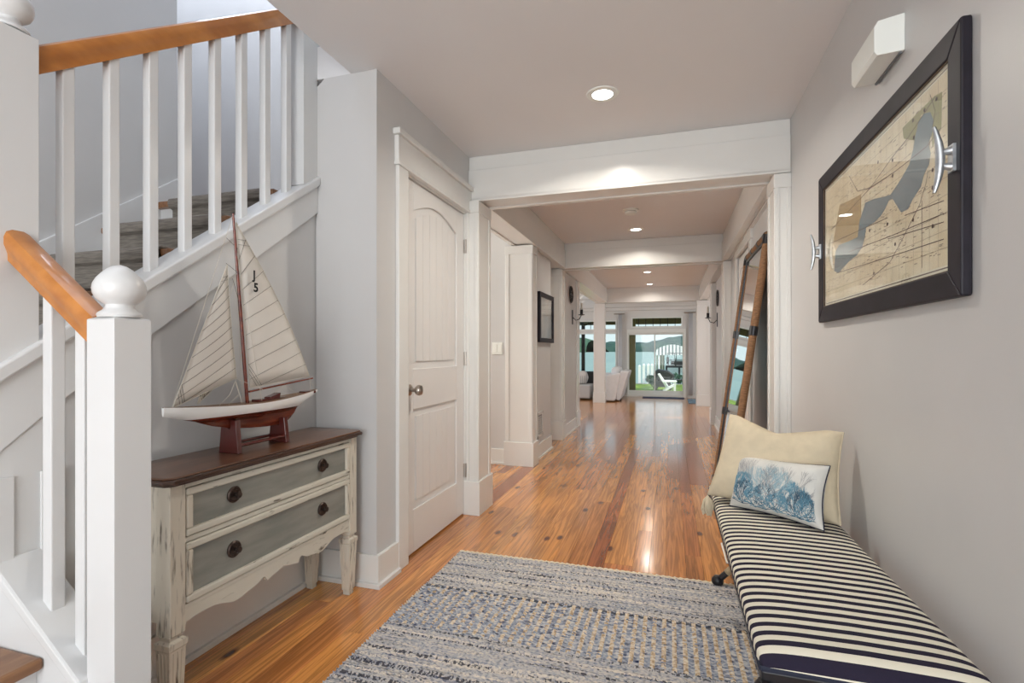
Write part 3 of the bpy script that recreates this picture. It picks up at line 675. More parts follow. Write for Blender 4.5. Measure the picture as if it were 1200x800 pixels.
# rigging
m = MB()
for p, q in (((0, 1.442, 1.600), (0, 1.205, .925)), ((0, 1.448, 1.52), (.045, 1.53, .925)), ((0, 1.442, 1.60), (0, 1.885, .935)), ((0, 1.448, 1.52), (-.045, 1.53, .925)), ((0, 1.46, 1.40), (0, 1.306, .93)), ((.003, 1.845, .990), (.02, 1.83, .935)), ((0, 1.69, .975), (.01, 1.76, .93)), ((0, 1.69, .975), (-.01, 1.64, .93)), ((0, 1.452, 1.012), (.03, 1.452, .922)), ((0, 1.452, 1.012), (.03, 1.56, .96)), ((0, 1.519, .96), (0, 1.525, .925))):
    m.tube([(XB + p[0], p[1], p[2]), (XB + q[0], q[1], q[2])], .0007, 4)
for y0_ in (1.36, 1.40):
    m.tube([(XB + .012, 1.44, 1.0), (XB + .02, y0_ + .05, .955), (XB + .025, y0_, .922)], .0008, 4)
m.build('rigging', M['cord'], bt)
m = MB()
for y_, z_ in ((1.432, 1.50), (1.43, 1.41)): m.tube([(XB + .002, 1.452 + (1.60 - z_) * .09, z_ - .02), (XB + .002, y_ - .02, z_ + .01)], .0009, 5)
m.tube([(XB + .0, 1.475, 1.27), (XB + .0, 1.44, 1.37)], .001, 5)
m.build('spreader', M['thread'], bt, kind='stuff')
# stand
for yy in (1.432, 1.668):
    zt = pz(yy) + .03
    h0, h1 = .044, .032
    MB().prism([(XB - h0, .745), (XB + h0, .745), (XB + h1, zt), (XB + .008, zt), (XB + .006, pz(yy) - .001), (XB - .006, pz(yy) - .001), (XB - .008, zt), (XB - h1, zt)], 'y', yy - .010, yy + .010).build('stand_cradle', M['mahog'], bt, bevel=.002)
for xx in (-.035, .035): MB().tube([(XB + xx, 1.44, .772), (XB + xx, 1.66, .772)], .006, 8).build('stand_bar', M['mahog'], bt, smooth=True)

# ================================================================== MAP ON THE RIGHT WALL
fm = thing('framed_map', 'large antique lake map in wide black frame with two boat cleats on right wall', 'framed map', (.655, 2.0, 1.24))
my0, my1, mz0, mz1 = 1.413, 2.581, 1.236, 1.877
fx = .636; iw = .066
def frbar(poly): MB().prism(poly, 'x', fx, .659).build('frame_rail', M['frameblack'], fm, bevel=.004)
frbar([(my0, mz0), (my1, mz0), (my1 - iw, mz0 + iw), (my0 + iw - .004, mz0 + iw)])
frbar([(my0, mz1), (my1, mz1), (my1 - iw, mz1 - iw), (my0 + iw - .004, mz1 - iw)])
frbar([(my0, mz0), (my0, mz1), (my0 + iw - .004, mz1 - iw), (my0 + iw - .004, mz0 + iw)])
frbar([(my1, mz0), (my1, mz1), (my1 - iw, mz1 - iw), (my1 - iw, mz0 + iw)])
a0, a1, c0, c1 = my0 + iw - .004, my1 - iw, mz0 + iw, mz1 - iw
MB().box(fx + .004, fx + .0075, a0 - .004, a1 + .004, c0 - .004, c0 + .002).box(fx + .004, fx + .0075, a0 - .004, a1 + .004, c1 - .002, c1 + .004).box(fx + .004, fx + .0075, a0 - .004, a0 + .002, c0, c1).box(fx + .004, fx + .0075, a1 - .002, a1 + .004, c0, c1).build('inner_lip', M['gilt'], fm)
mp_ = MB().box(.6470, .6500, a0, a1, c0, c1).build('map_sheet', M['matboard'], fm)
MB().box(.6461, .6469, a0 + .018, a1 - .018, c0 + .018, c1 - .018).build('map_paper', M['paper'], mp_)
def mpt(u, v, X):       # crop measurement -> point on the sheet
    p = at(920 + u / 2, v / 2, X=X); return (min(max(p.y, a0 + .018), a1 - .018), min(max(p.z, c0 + .018), c1 - .018))
def flat(name, pts, X, m_):
    q = [mpt(u, v, X) for u, v in pts]
    MB().prism(q, 'x', X, X + .0003).build(name, m_, mp_)
flat('map_green_area', [(275, 300), (350, 225), (368, 215), (366, 300), (345, 345), (338, 262), (318, 270), (308, 330), (278, 325)], .6457, M['green'])
flat('map_tan_area', [(150, 470), (178, 455), (178, 560), (120, 590), (112, 570), (128, 480)], .6457, M['tan'])
lake = [(325, 266), (340, 262), (347, 280), (345, 310), (336, 335), (341, 360), (337, 385), (325, 410), (318, 438), (300, 465), (288, 490), (272, 498), (262, 482), (252, 466), (243, 470), (235, 488), (225, 505), (210, 520), (190, 532), (186, 558), (180, 580), (168, 598), (150, 612), (125, 640), (115, 635), (118, 590), (126, 574), (150, 565), (170, 555), (174, 520), (188, 475), (208, 466), (235, 460), (247, 456), (265, 430), (280, 405), (291, 385), (300, 350), (305, 320), (312, 288)]
flat('map_lake', lake, .6452, M['lake'])
def lines(name, polys, X, m_, wd):
    m = MB()
    for pl in polys:
        q = [mpt(u, v, X) for u, v in pl]
        for (y0_, z0_), (y1_, z1_) in zip(q, q[1:]):
            dy, dz = y1_ - y0_, z1_ - z0_; L_ = math.hypot(dy, dz) or 1; ny, nz_ = -dz / L_ * wd / 2, dy / L_ * wd / 2
            m.add([(X, y0_+ny, z0_+nz_), (X, y1_+ny, z1_+nz_), (X, y1_-ny, z1_-nz_), (X, y0_-ny, z0_-nz_)], [(0, 1, 2, 3)])
    m.build(name, m_, mp_)
grid = []
yy0, yy1 = a0 + .018, a1 - .018
m = MB()
ny_ = 22; nz_ = 11
for i in range(1, ny_):
    y = yy0 + (yy1 - yy0) * i / ny_; m.add([(.6455, y - .0005, c0 + .018), (.6455, y + .0005, c0 + .018), (.6455, y + .0005, c1 - .018), (.6455, y - .0005, c1 - .018)], [(0, 1, 2, 3)])
for i in range(1, nz_):
    z = c0 + .018 + (c1 - c0 - .036) * i / nz_; m.add([(.6455, yy0, z - .0005), (.6455, yy1, z - .0005), (.6455, yy1, z + .0005), (.6455, yy0, z + .0005)], [(0, 1, 2, 3)])
m.build('map_parcel_lines', M['mapgrid'], mp_)
m = MB()    # survey ticks and small lettering strokes, too small to read
for i in range(420):
    y = random.uniform(yy0, yy1); z = random.uniform(c0 + .04, c1 - .04); l_ = random.uniform(.006, .02)
    m.add([(.6454, y, z), (.6454, y + l_, z), (.6454, y + l_, z + .0022), (.6454, y, z + .0022)], [(0, 1, 2, 3)])
m.build('map_lettering_strokes', M['mapgrid'], mp_, kind='stuff')
lines('map_roads', [[(108, 538), (200, 440), (260, 400), (330, 345), (365, 300)], [(150, 412), (170, 448), (200, 440), (250, 370), (290, 320), (352, 226)], [(182, 668), (215, 640), (245, 615), (275, 560), (315, 480), (330, 430), (335, 400)], [(321, 628), (321, 470)], [(150, 590), (250, 552), (372, 500)], [(120, 640), (250, 600), (372, 560)], [(240, 560), (372, 520)], [(280, 505), (372, 470)], [(107, 570), (240, 510)], [(340, 222), (352, 260), (345, 300)]], .6449, M['mapline'], .0022)
m = MB()
for u, v in ((300, 282), (302, 322), (355, 232), (327, 258), (355, 322), (346, 398), (346, 440), (252, 375), (218, 380), (252, 412), (300, 515), (346, 530), (258, 572), (240, 525), (198, 540), (208, 640)):
    y, z = mpt(u, v, .645); m.lathe([(.0055, 0), (.0055, .0002), (.0035, .0002), (.0035, 0)], (.6448, y, z), (-1, 0, 0), 10)
m.build('map_section_marks', M['mapline'], mp_, kind='stuff')
b_ = MB(); zz = c0 + .010
b_.box(.6460, .64605, yy0, yy1, zz, zz + .003).box(.6460, .64605, yy0, yy1, c1 - .012, c1 - .010).box(.6460, .64605, yy0 - .006, yy0 - .004, zz, c1 - .010).box(.6460, .64605, yy1 + .005, yy1 + .007, zz, c1 - .010)
b_.build('map_border_line', M['mapline'], mp_)
MB().box(.6415, .6425, a0, a1, c0, c1).build('glazing', M['glass'], fm)
def cleat(yc, zc, hh, nm):
    x = fx; m = MB()
    pts = []; rr = []
    for i in range(13):
        t = -1 + i / 6; pts.append((x - .026 - .012 * t * t, yc, zc + t * hh)); rr.append(.0095 * (1 - .62 * abs(t) ** 1.6))
    m.tube(pts, rr, 10)
    for s_ in (-1, 1): m.tube([(x - .002, yc, zc + s_ * .019), (x - .018, yc, zc + s_ * .017), (x - .026, yc, zc + s_ * .014)], [.011, .007, .008], 10)
    m.box(x - .006, x, yc - .012, yc + .012, zc - .032, zc + .032)
    return m.build(nm, M['galv'], fm, smooth=True)
cleat(1.445, 1.562, .078, 'boat_cleat'); cleat(2.548, 1.548, .078, 'boat_cleat')

# door chime / siren box high on wall
dc = thing('wall_chime', 'small white plastic chime box high on the right wall above the map', 'chime box', (.62, 1.85, 1.99))
MB().prism([(.66, 1.995), (.59, 1.99), (.582, 2.003), (.582, 2.075), (.592, 2.093), (.66, 2.105)], 'y', 1.765, 1.965).build('cover', M['white'], dc, bevel=.002)
b = MB()
b.box(.648, .654, 1.77, 1.96, 1.9885, 1.9965)
b.build('grille_slot', M['screen'], dc)

# ================================================================== DOWNLIGHTS, SMOKE ALARM
for i, (x, y) in enumerate(((-.333, 2.645), (-.356, 5.70), (-.364, 8.83), (-.385, 10.45))):
    lab = ['recessed ceiling light nearest the camera, in the entry ceiling', 'recessed ceiling light just behind the smoke alarm', 'recessed ceiling light beyond the second white beam, nearer one', 'farthest recessed ceiling light, beside the third beam'][i]
    o = thing('downlight', lab, 'ceiling light', (x, y, H), 'recessed lights along the hall ceiling')
    MB().lathe([(.052, -.001), (.054, -.006), (.080, -.005), (.084, 0), (.084, .001), (.052, .001)], (x, y, H), n=32).build('trim_ring', M['white'], o, smooth=True)
    MB().lathe([(.052, -.003), (.052, -.0005), (0, -.0005)], (x, y, H), n=32).build('lens', M['lamp'], o)
    light('AREA', 'downlight_lamp', (x, y, H - .012), (0, 0, 0), (8, 6, 5, 3)[i], (1, .93, .83), .10, shape='DISK', spread=math.radians(150))
o = thing('smoke_alarm', 'round white smoke alarm on the ceiling between the first two beams', 'smoke alarm', (-.354, 4.9, H))
MB().lathe([(.075, 0), (.075, -.012), (.055, -.014), (.052, -.020), (.056, -.024), (.05, -.040), (0, -.044)], (-.354, 4.9, H), n=32).build('cover', M['white'], o, smooth=True)
MB().lathe([(.0535, -.0145), (.0535, -.0195), (.05, -.0195), (.05, -.0145)], (-.354, 4.9, H), n=32).build('vent_ring', M['screen'], o)

# switch plate, vent, hall picture
o = thing('light_switch', 'white triple light switch plate on the side hall wall', 'light switch', (-1.59, 4.72, 1.14))
MB().box(-1.675, -1.565, 4.712, 4.72, 1.075, 1.195).build('plate', M['white'], o, bevel=.003)
for i in range(2): MB().box(-1.655 + i * .048, -1.622 + i * .048, 4.708, 4.713, 1.10, 1.17).build('rocker', M['white'], o, bevel=.002)
o = thing('wall_vent', 'small white framed return vent low on the left hall wall', 'vent', (-1.30, 5.14, .22))
b = MB(); y0_, y1_ = 5.02, 5.27; z0_, z1_ = .205, .475
b.box(-1.30, -1.290, y0_, y0_ + .03, z0_, z1_).box(-1.30, -1.290, y1_ - .03, y1_, z0_, z1_).box(-1.30, -1.290, y0_, y1_, z0_, z0_ + .03).box(-1.30, -1.290, y0_, y1_, z1_ - .03, z1_)
b.build('frame', M['trim'], o); MB().box(-1.3, -1.298, y0_ + .03, y1_ - .03, z0_ + .03, z1_ - .03).build('backing', M['screen'], o)
for i in range(9):
    z = z0_ + .042 + i * .022; MB().prism([(-1.298, z), (-1.292, z - .008), (-1.2915, z - .006), (-1.2975, z + .002)], 'y', y0_ + .03, y1_ - .03).build('louvre', M['cushion'], o)
o = thing('hall_picture', 'dark framed glazed picture on the left wall above the vent', 'picture', (-1.30, 5.3, 1.2))
b = MB(); y0_, y1_, z0_, z1_ = 5.02, 5.66, 1.20, 1.72
b.box(-1.299, -1.262, y0_, y0_ + .045, z0_, z1_).box(-1.299, -1.262, y1_ - .045, y1_, z0_, z1_).box(-1.299, -1.262, y0_ + .045, y1_ - .045, z0_, z0_ + .045).box(-1.299, -1.262, y0_ + .045, y1_ - .045, z1_ - .045, z1_)
b.build('frame', M['frameblack'], o); MB().box(-1.29, -1.285, y0_ + .045, y1_ - .045, z0_ + .045, z1_ - .045).build('picture_print', mat('picture_print', (.35, .42, .45), .5, col2=(.6, .6, .56), noise_scale=4), o)
MB().box(-1.272, -1.270, y0_ + .045, y1_ - .045, z0_ + .045, z1_ - .045).build('glazing', M['glass'], o)

# sconces with round medallions, either side of the hall
def sconce(sx, xw, y, zc, where):
    o = thing('wall_medallion', 'round black iron wall ornament above the sconce on the %s' % where, 'wall ornament', (xw, y, zc))
    m = MB()
    m.tube([(xw + sx * .015, y + .11 * math.cos(a * PI / 12), zc + .11 * math.sin(a * PI / 12)) for a in range(25)], .009, 6)
    for a in range(4): m.tube([(xw + sx * .015, y - .10 * math.cos(a * PI / 4), zc - .10 * math.sin(a * PI / 4)), (xw + sx * .015, y + .10 * math.cos(a * PI / 4), zc + .10 * math.sin(a * PI / 4))], .006, 6)
    m.tube([(xw + sx * .015, y + .045 * math.cos(a * PI / 8), zc + .045 * math.sin(a * PI / 8)) for a in range(17)], .007, 6)
    m.box(xw, xw + sx * .02, y - .02, y + .02, zc - .02, zc + .02)
    m.build('scrollwork', M['blackmetal'], o)
    s_ = thing('candle_sconce', 'black iron candle sconce with curved arm on the %s' % where, 'sconce', (xw, y + .1, zc - .3))
    y2 = y + .15; z2 = zc - .30
    MB().tube([(xw + sx * .005, y2, z2), (xw + sx * .05, y2, z2 - .045), (xw + sx * .10, y2, z2 - .03), (xw + sx * .13, y2, z2 + .03)], .006, 6).build('arm', M['blackmetal'], s_, smooth=True)
    MB().box(xw, xw + sx * .01, y2 - .02, y2 + .02, z2 - .10, z2 + .10).build('back_plate', M['blackmetal'], s_)
    MB().lathe([(.01, 0), (.045, .008), (.045, .014), (.02, .018), (.02, .075), (.024, .08), (0, .08)], (xw + sx * .13, y2, z2 + .02), n=16).build('candle_cup', M['blackmetal'], s_, smooth=True)
    MB().lathe([(.014, 0), (.014, .09), (.004, .097), (0, .097)], (xw + sx * .13, y2, z2 + .10), n=12).build('candle', M['cord'], s_, smooth=True)
sconce(1, -1.30, 6.85, 1.88, 'left hall wall')
sconce(-1, .66, 7.75, 1.86, 'right hall wall')

# ================================================================== LEANING MIRROR
mr_ = thing('leaning_mirror', 'tall rattan framed floor mirror leaning on the right wall behind the bench', 'mirror', (.36, 4.05, 0))
def mx(z): return .352 + .135 * z
def rail_m(p, q, m_=M['rattan'], r=.024, nm='frame_rail'):
    return MB().tube([p, q], r, 12).build(nm, m_, mr_, smooth=True)
yn, yf, zt, zb_ = 3.615, 4.50, 1.86, .03
rail_m((mx(zb_), yn, zb_), (mx(zt), yn, zt)); rail_m((mx(zb_), yf, zb_), (mx(zt), yf, zt)); rail_m((mx(zt), yn, zt), (mx(zt), yf, zt)); rail_m((mx(zb_ + .03), yn, zb_ + .03), (mx(zb_ + .03), yf, zb_ + .03))
for y in (yn, yf):
    for z in (.06, .62, 1.24, 1.83):
        rail_m((mx(z - .03), y, z - .03), (mx(z + .03), y, z + .03), M['blackmetal'], .0265, 'binding')
for y in (yn + .045, yn + .30, yn + .58, yf - .045): rail_m((mx(zt), y - .025, zt), (mx(zt), y + .025, zt), M['blackmetal'], .0265, 'binding')
def panel(m, x_off, y0_, y1_, z0_, z1_, th):
    m.add([(mx(z) + x_off + t, y, z) for t in (0, th) for y in (y0_, y1_) for z in (z0_, z1_)], [(0, 1, 3, 2), (4, 6, 7, 5), (0, 4, 5, 1), (2, 3, 7, 6), (0, 2, 6, 4), (1, 5, 7, 3)])
m = MB(); panel(m, 0, yn + .02, yf - .02, .05, 1.84, .012); m.build('mirror_backing', M['blackmetal'], mr_)
m = MB(); panel(m, -.010, yn + .02, yn + .045, .06, 1.84, .012); panel(m, -.010, yf - .045, yf - .02, .06, 1.84, .012); panel(m, -.010, yn + .045, yf - .045, 1.815, 1.84, .012); m.build('inner_bead', M['blackmetal'], mr_)
m = MB(); panel(m, -.004, yn + .045, yf - .045, .06, 1.815, .003); m.build('mirror_glass', M['mirror'], mr_)

# ================================================================== RUG
def rug():
    X0, X1, Y0_, Y1_ = -1.10, .328, .10, 2.592
    nr = 276; nc = 170; pitch = (Y1_ - Y0_) / nr
    vs = []; fs = []
    rnd = random.Random(3)
    for r in range(nr * 2 + 1):
        y = Y0_ + r * pitch / 2; hi = r % 2
        jl = rnd.uniform(-.006, .004) if hi else 0; jr = rnd.uniform(-.004, .006) if hi else 0
        for c in range(nc + 1):
            x = X0 + jl + (X1 + jr - X0 - jl) * c / nc
            z = .0085 + (.0034 if hi else -.0006)
            if hi: z += .0024 * math.sin(c * 1.9 + r * 1.57) + rnd.uniform(-.001, .0014)
            if 1.82 < y < 2.17:
                ph = (x + 1.1) / .0372; f_ = abs(ph - round(ph))
                if f_ < .26: z += .004 * (1 - f_ / .26)
            vs.append((x, y, z))
    n = nc + 1
    for r in range(nr * 2):
        for c in range(nc): fs.append((r*n+c, r*n+c+1, (r+1)*n+c+1, (r+1)*n+c))
    m_ = bpy.data.materials.new('rag_weave'); m_.use_nodes = True; t = m_.node_tree; b = t.nodes['Principled BSDF']; N = t.nodes.new; L = t.links.new
    tcn = N('ShaderNodeTexCoord')
    def nz(scale, st, det=2):
        mp = N('ShaderNodeMapping'); mp.inputs['Scale'].default_value = st; L(tcn.outputs['Object'], mp.inputs[0])
        q = N('ShaderNodeTexNoise'); q.inputs['Scale'].default_value = scale; q.inputs['Detail'].default_value = det; L(mp.outputs[0], q.inputs['Vector']); return q.outputs[0]
    def ramp(src, els, const=False):
        r = N('ShaderNodeValToRGB'); e = r.color_ramp.elements
        if const: r.color_ramp.interpolation = 'CONSTANT'
        e[0].position, e[0].color = els[0][0], els[0][1] + (1,); e[1].position, e[1].color = els[-1][0], els[-1][1] + (1,)
        for p, c in els[1:-1]: x = e.new(p); x.color = c + (1,)
        L(src, r.inputs[0]); return r.outputs[0]
    def mix(f_, a, b2):
        q = N('ShaderNodeMix'); q.data_type = 'RGBA'
        (L(f_, q.inputs[0]) if not isinstance(f_, (int, float)) else setattr(q.inputs[0], 'default_value', f_))
        for s_, i_ in ((a, 6), (b2, 7)):
            if isinstance(s_, tuple): q.inputs[i_].default_value = s_ + (1,)
            else: L(s_, q.inputs[i_])
        return q.outputs[2]
    def math_(op, a, b2=None):
        q = N('ShaderNodeMath'); q.operation = op
        for i_, s_ in enumerate((a, b2)):
            if s_ is None: continue
            if isinstance(s_, (int, float)): q.inputs[i_].default_value = s_
            else: L(s_, q.inputs[i_])
        return q.outputs[0]
    rowcol = ramp(nz(1, (2.4, 62, 1), 4), [(.30, (.02, .02, .04)), (.36, (.14, .16, .24)), (.42, (.36, .38, .43)), (.47, (.56, .53, .50)), (.505, (.30, .32, .40)), (.54, (.70, .62, .50)), (.575, (.46, .46, .50)), (.62, (.05, .05, .07)), (.65, (.55, .50, .44)), (.70, (.30, .31, .36))])
    speck = ramp(nz(1, (70, 120, 1), 1), [(.36, (.02, .025, .05)), (.43, (.36, .38, .43)), (.53, (.62, .60, .57)), (.62, (.85, .76, .62))])
    base_ = mix(.36, rowcol, speck)
    sx = N('ShaderNodeSeparateXYZ'); L(tcn.outputs['Object'], sx.inputs[0])
    gx = math_('FRACT', math_('DIVIDE', math_('ADD', sx.outputs[0], 1.1), .0372))
    col = math_('GREATER_THAN', math_('ABSOLUTE', math_('SUBTRACT', gx, .5)), .28)
    inb = math_('MULTIPLY', math_('GREATER_THAN', sx.outputs[1], 1.82), math_('LESS_THAN', sx.outputs[1], 2.17))
    brk = math_('GREATER_THAN', math_('ADD', nz(1, (22, 75, 1), 2), math_('MULTIPLY', sx.outputs[0], .10)), .40)
    f1 = math_('MULTIPLY', math_('MULTIPLY', col, inb), brk)
    jc = ramp(nz(1, (60, 90, 1), 1), [(.35, (.42, .27, .13)), (.5, (.70, .55, .36)), (.65, (.82, .73, .58))])
    # between the jute columns bluer rag
    blue = ramp(nz(1, (30, 110, 1), 2), [(.36, (.02, .03, .08)), (.44, (.17, .21, .31)), (.53, (.38, .42, .49)), (.62, (.66, .65, .62))])
    c1 = mix(math_('MULTIPLY', inb, .75), base_, blue)
    c2 = mix(math_('MULTIPLY', f1, .85), c1, jc)
    # dark knot row
    rowm = math_('MULTIPLY', math_('LESS_THAN', math_('ABSOLUTE', math_('SUBTRACT', sx.outputs[1], 2.155)), .008), math_('SUBTRACT', 1, col))
    c3 = mix(math_('MULTIPLY', rowm, .8), c2, (.03, .035, .05))
    rm2 = math_('MULTIPLY', math_('LESS_THAN', math_('ABSOLUTE', math_('SUBTRACT', sx.outputs[1], 1.81)), .004), math_('GREATER_THAN', nz(1, (80, 3, 1), 1), .5))
    c3 = mix(math_('MULTIPLY', rm2, .8), c3, (.03, .035, .05))
    dr = math_('MULTIPLY', math_('GREATER_THAN', nz(1, (.5, 48, 1), 2), .585), math_('GREATER_THAN', nz(1, (95, 30, 1), 1), .5))
    c3 = mix(math_('MULTIPLY', math_('MULTIPLY', dr, math_('SUBTRACT', 1, inb)), .85), c3, (.03, .03, .045))
    lr = math_('MULTIPLY', math_('LESS_THAN', nz(1, (.8, 41, 1), 2), .41), math_('GREATER_THAN', nz(1, (80, 50, 1), 1), .47))
    c3 = mix(math_('MULTIPLY', math_('MULTIPLY', lr, math_('SUBTRACT', 1, inb)), .6), c3, (.86, .78, .66))
    edge = math_('GREATER_THAN', sx.outputs[1], 2.570)
    c4 = mix(math_('MULTIPLY', edge, .85), c3, (.80, .68, .48))
    L(c4, b.inputs['Base Color']); b.inputs['Roughness'].default_value = 1; b.inputs['Specular IOR Level'].default_value = .1
    m = MB(); m.v = vs; m.f = fs; m.m = [0] * len(fs)
    o = bpy.data.objects.new('rug', bpy.data.meshes.new('rug')); o.data.from_pydata(vs, [], fs); o.data.materials.append(m_); C.objects.link(o)
    o.data.polygons.foreach_set('use_smooth', [True] * len(fs))
    tag(o, 'woven blue and grey rag rug with tan jute columns on the entry floor', 'rug')
    return o
rug()

# ================================================================== BENCH
bn = thing('upholstered_bench', 'long bench with navy and cream striped seat on black crossed legs', 'bench', (.39, 1.88, 0))
sx0, sx1, sy0, sy1 = .178, .597, 1.165, 2.62
# cushion: super-ellipse loft across Y
def cush():
    rings = []; nn = 48; ns = 40
    for i in range(ns + 1):
        s_ = i / ns; y = sy0 + (sy1 - sy0) * (.5 - .5 * math.cos(PI * s_)) if True else 0
        e = min((y - sy0), (sy1 - y)); k = min(1, e / .055); k = math.sqrt(max(0, 1 - (1 - k) ** 2)); r = []
        top = .425 + .010 + (.488 - .435) * (.35 + .65 * k)
        for j in range(nn):
            a = 2 * PI * j / nn; ca, sa = math.cos(a), math.sin(a)
            hw = (sx1 - sx0) / 2 * (.955 + .045 * k)
            x = (sx0 + sx1) / 2 + hw * math.copysign(abs(ca) ** .28, ca)
            if sa >= 0:
                dome = math.sin(math.acos(max(-1, min(1, (x - (sx0 + sx1) / 2) / hw * .93))))
                z = .448 + (top - .448) * (abs(sa) ** .35) * (.70 + .30 * dome)
            else: z = .448 - .006 * abs(sa) ** .3
            r.append((x, y, z))
        rings.append(r)
    return MB().loft(rings).build('seat_cushion', M['stripe'], bn, smooth=True)
cush()
MB().box(sx0 + .004, sx1 - .004, sy0 + .002, sy1 - .002, .412, .444).build('seat_frame', M['blackmetal'], bn, bevel=.006)
MB().tube([(sx0 + .004, sy0 + .002, .447), (sx0 + .004, sy1 - .002, .447), (sx1 - .004, sy1 - .002, .447), (sx1 - .004, sy0 + .002, .447), (sx0 + .004, sy0 + .002, .447)], .006, 6).build('piping', M['navy'], bn, smooth=True)
for y in (1.235, 2.545):
    for xa_, xb_, yo in ((.205, .575, 0.0), (.575, .215, .028)):
        pt_ = Vector((xa_, y + yo, .395)); pb = Vector((xb_ + (.03 if xb_ > .4 else -.0), y + yo, .026))
        leg = MB().tube([pt_, pt_.lerp(pb, .5), pb], .0145, 10).build('leg', M['blackmetal'], bn, smooth=True)
        MB().tube([pt_.lerp(pb, .16 + .055 * 0), pt_.lerp(pb, .42)], .0165, 10).build('rope_wrap', M['rope'], leg, smooth=True)
        MB().tube([pt_.lerp(pb, .56), pt_.lerp(pb, .89)], .0165, 10).build('rope_wrap', M['rope'], leg, smooth=True)
        MB().lathe([(0, -.025), (.016, -.022), (.0255, -.010), (.027, 0), (.0255, .010), (.016, .022), (0, .025)], pb, n=16).build('ball_foot', M['blackmetal'], leg, smooth=True)
MB().tube([(.39, 1.26, .215), (.39, 2.55, .215)], .012, 8).build('stretcher', M['blackmetal'], bn, smooth=True)
for y in (1.170, 2.61):
    for x in (.192, .572): MB().lathe([(0, -.022), (.015, -.019), (.023, -.008), (.024, 0), (.023, .008), (.015, .019), (0, .022)], (x, y, .402), n=16).build('corner_knob', M['blackmetal'], bn, smooth=True)
# pillows
def pillow(root, corners, th, mt, pin=.10, n=26, name='pillow_body', sag=0, thick_pow=.5, vnotch=0):
    BL, BR, TR, TL = [Vector(c) for c in corners]
    nrm = (BR - BL).cross(TL - BL).normalized()
    if nrm.y > 0: nrm = -nrm
    ctr = (BL + BR + TR + TL) / 4
    def surf(u, v, side):
        a, b2 = (u + 1) / 2, (v + 1) / 2
        p = BL * (1 - a) * (1 - b2) + BR * a * (1 - b2) + TR * a * b2 + TL * (1 - a) * b2
        # pinched edges
        k = pin * ((1 - u * u) * abs(v) ** 3 + (1 - v * v) * abs(u) ** 3)
        p = p.lerp(ctr, k * .55)
        if vnotch and v > 0: p = p + (BL - TL).normalized() * vnotch * v ** 2 * max(0, 1 - abs(u + .02) / .8)
        h = (max(0, 1 - u ** 4) * max(0, 1 - v ** 4)) ** thick_pow
        wr = .004 * noise.noise(Vector((u * 3, v * 3, side * 5)))
        return p + nrm * side * (th * h * .5 + wr * h)
    m = MB(); vs = []; fs = []
    for sd in (1, -1):
        off = len(vs)
        for i in range(n + 1):
            for j in range(n + 1):
                u = math.sin((-1 + 2 * i / n) * PI / 2); v = math.sin((-1 + 2 * j / n) * PI / 2); vs.append(surf(u, v, sd))
        for i in range(n):
            for j in range(n): fs.append((off + i*(n+1)+j, off + (i+1)*(n+1)+j, off + (i+1)*(n+1)+j+1, off + i*(n+1)+j+1))
    m.add(vs, fs); o = m.build(name, mt, root, smooth=True)
    return o, surf
cp = thing('cream_pillow', 'plain cream lumbar pillow with tassel leaning against the wall on the bench', 'pillow', (.38, 2.22, .48))
crn = [(.150, 2.30, .500), (.588, 2.10, .478), (.622, 2.19, .805), (.250, 2.40, .835)]
po, ps = pillow(cp, crn, .15, M['cream'], .10, vnotch=.045)
MB().tube([ps(1, -1 + i / 10, 1) for i in range(21)], .004, 6).build('side_seam', M['cream'], cp, smooth=True)
m = MB(); rnd = random.Random(5)
for k in range(60):
    a = rnd.uniform(0, 2 * PI); r = rnd.uniform(.002, .020); l_ = rnd.uniform(.05, .085)
    x, y = .152, 2.285
    m.tube([(x, y, .50), (x + r * .8 * math.cos(a), y + r * .8 * math.sin(a), .48), (x + r * 1.2 * math.cos(a + .3), y + r * 1.1 * math.sin(a + .3), .50 - l_ * .7), (x + r * .9 * math.cos(a + .6), y + r * math.sin(a + .6), .50 - l_)], .0028, 5)
m.build('tassel', M['cream'], cp, smooth=True)
bp_ = thing('coral_print_pillow', 'small pale lumbar pillow with blue coral print and navy piping in front', 'pillow', (.37, 2.08, .48))
crn2 = [at(855, 592, Y=2.215), at(966, 622, Y=1.975), at(973, 546, Y=2.055), at(867, 532, Y=2.285)]
crn2 = [(p.x, p.y, p.z) for p in crn2]
bo, bs = pillow(bp_, crn2, .115, M['pillowblue'], .16)
ring_ = [bs(-1 + i / 10, 1, 1) for i in range(21)] + [bs(1, 1 - i / 10, 1) for i in range(1, 21)] + [bs(1 - i / 10, -1, 1) for i in range(1, 21)] + [bs(-1, -1 + i / 10, 1) for i in range(1, 21)]
MB().tube(ring_, .0028, 6).build('piping', M['navy'], bp_, smooth=True)
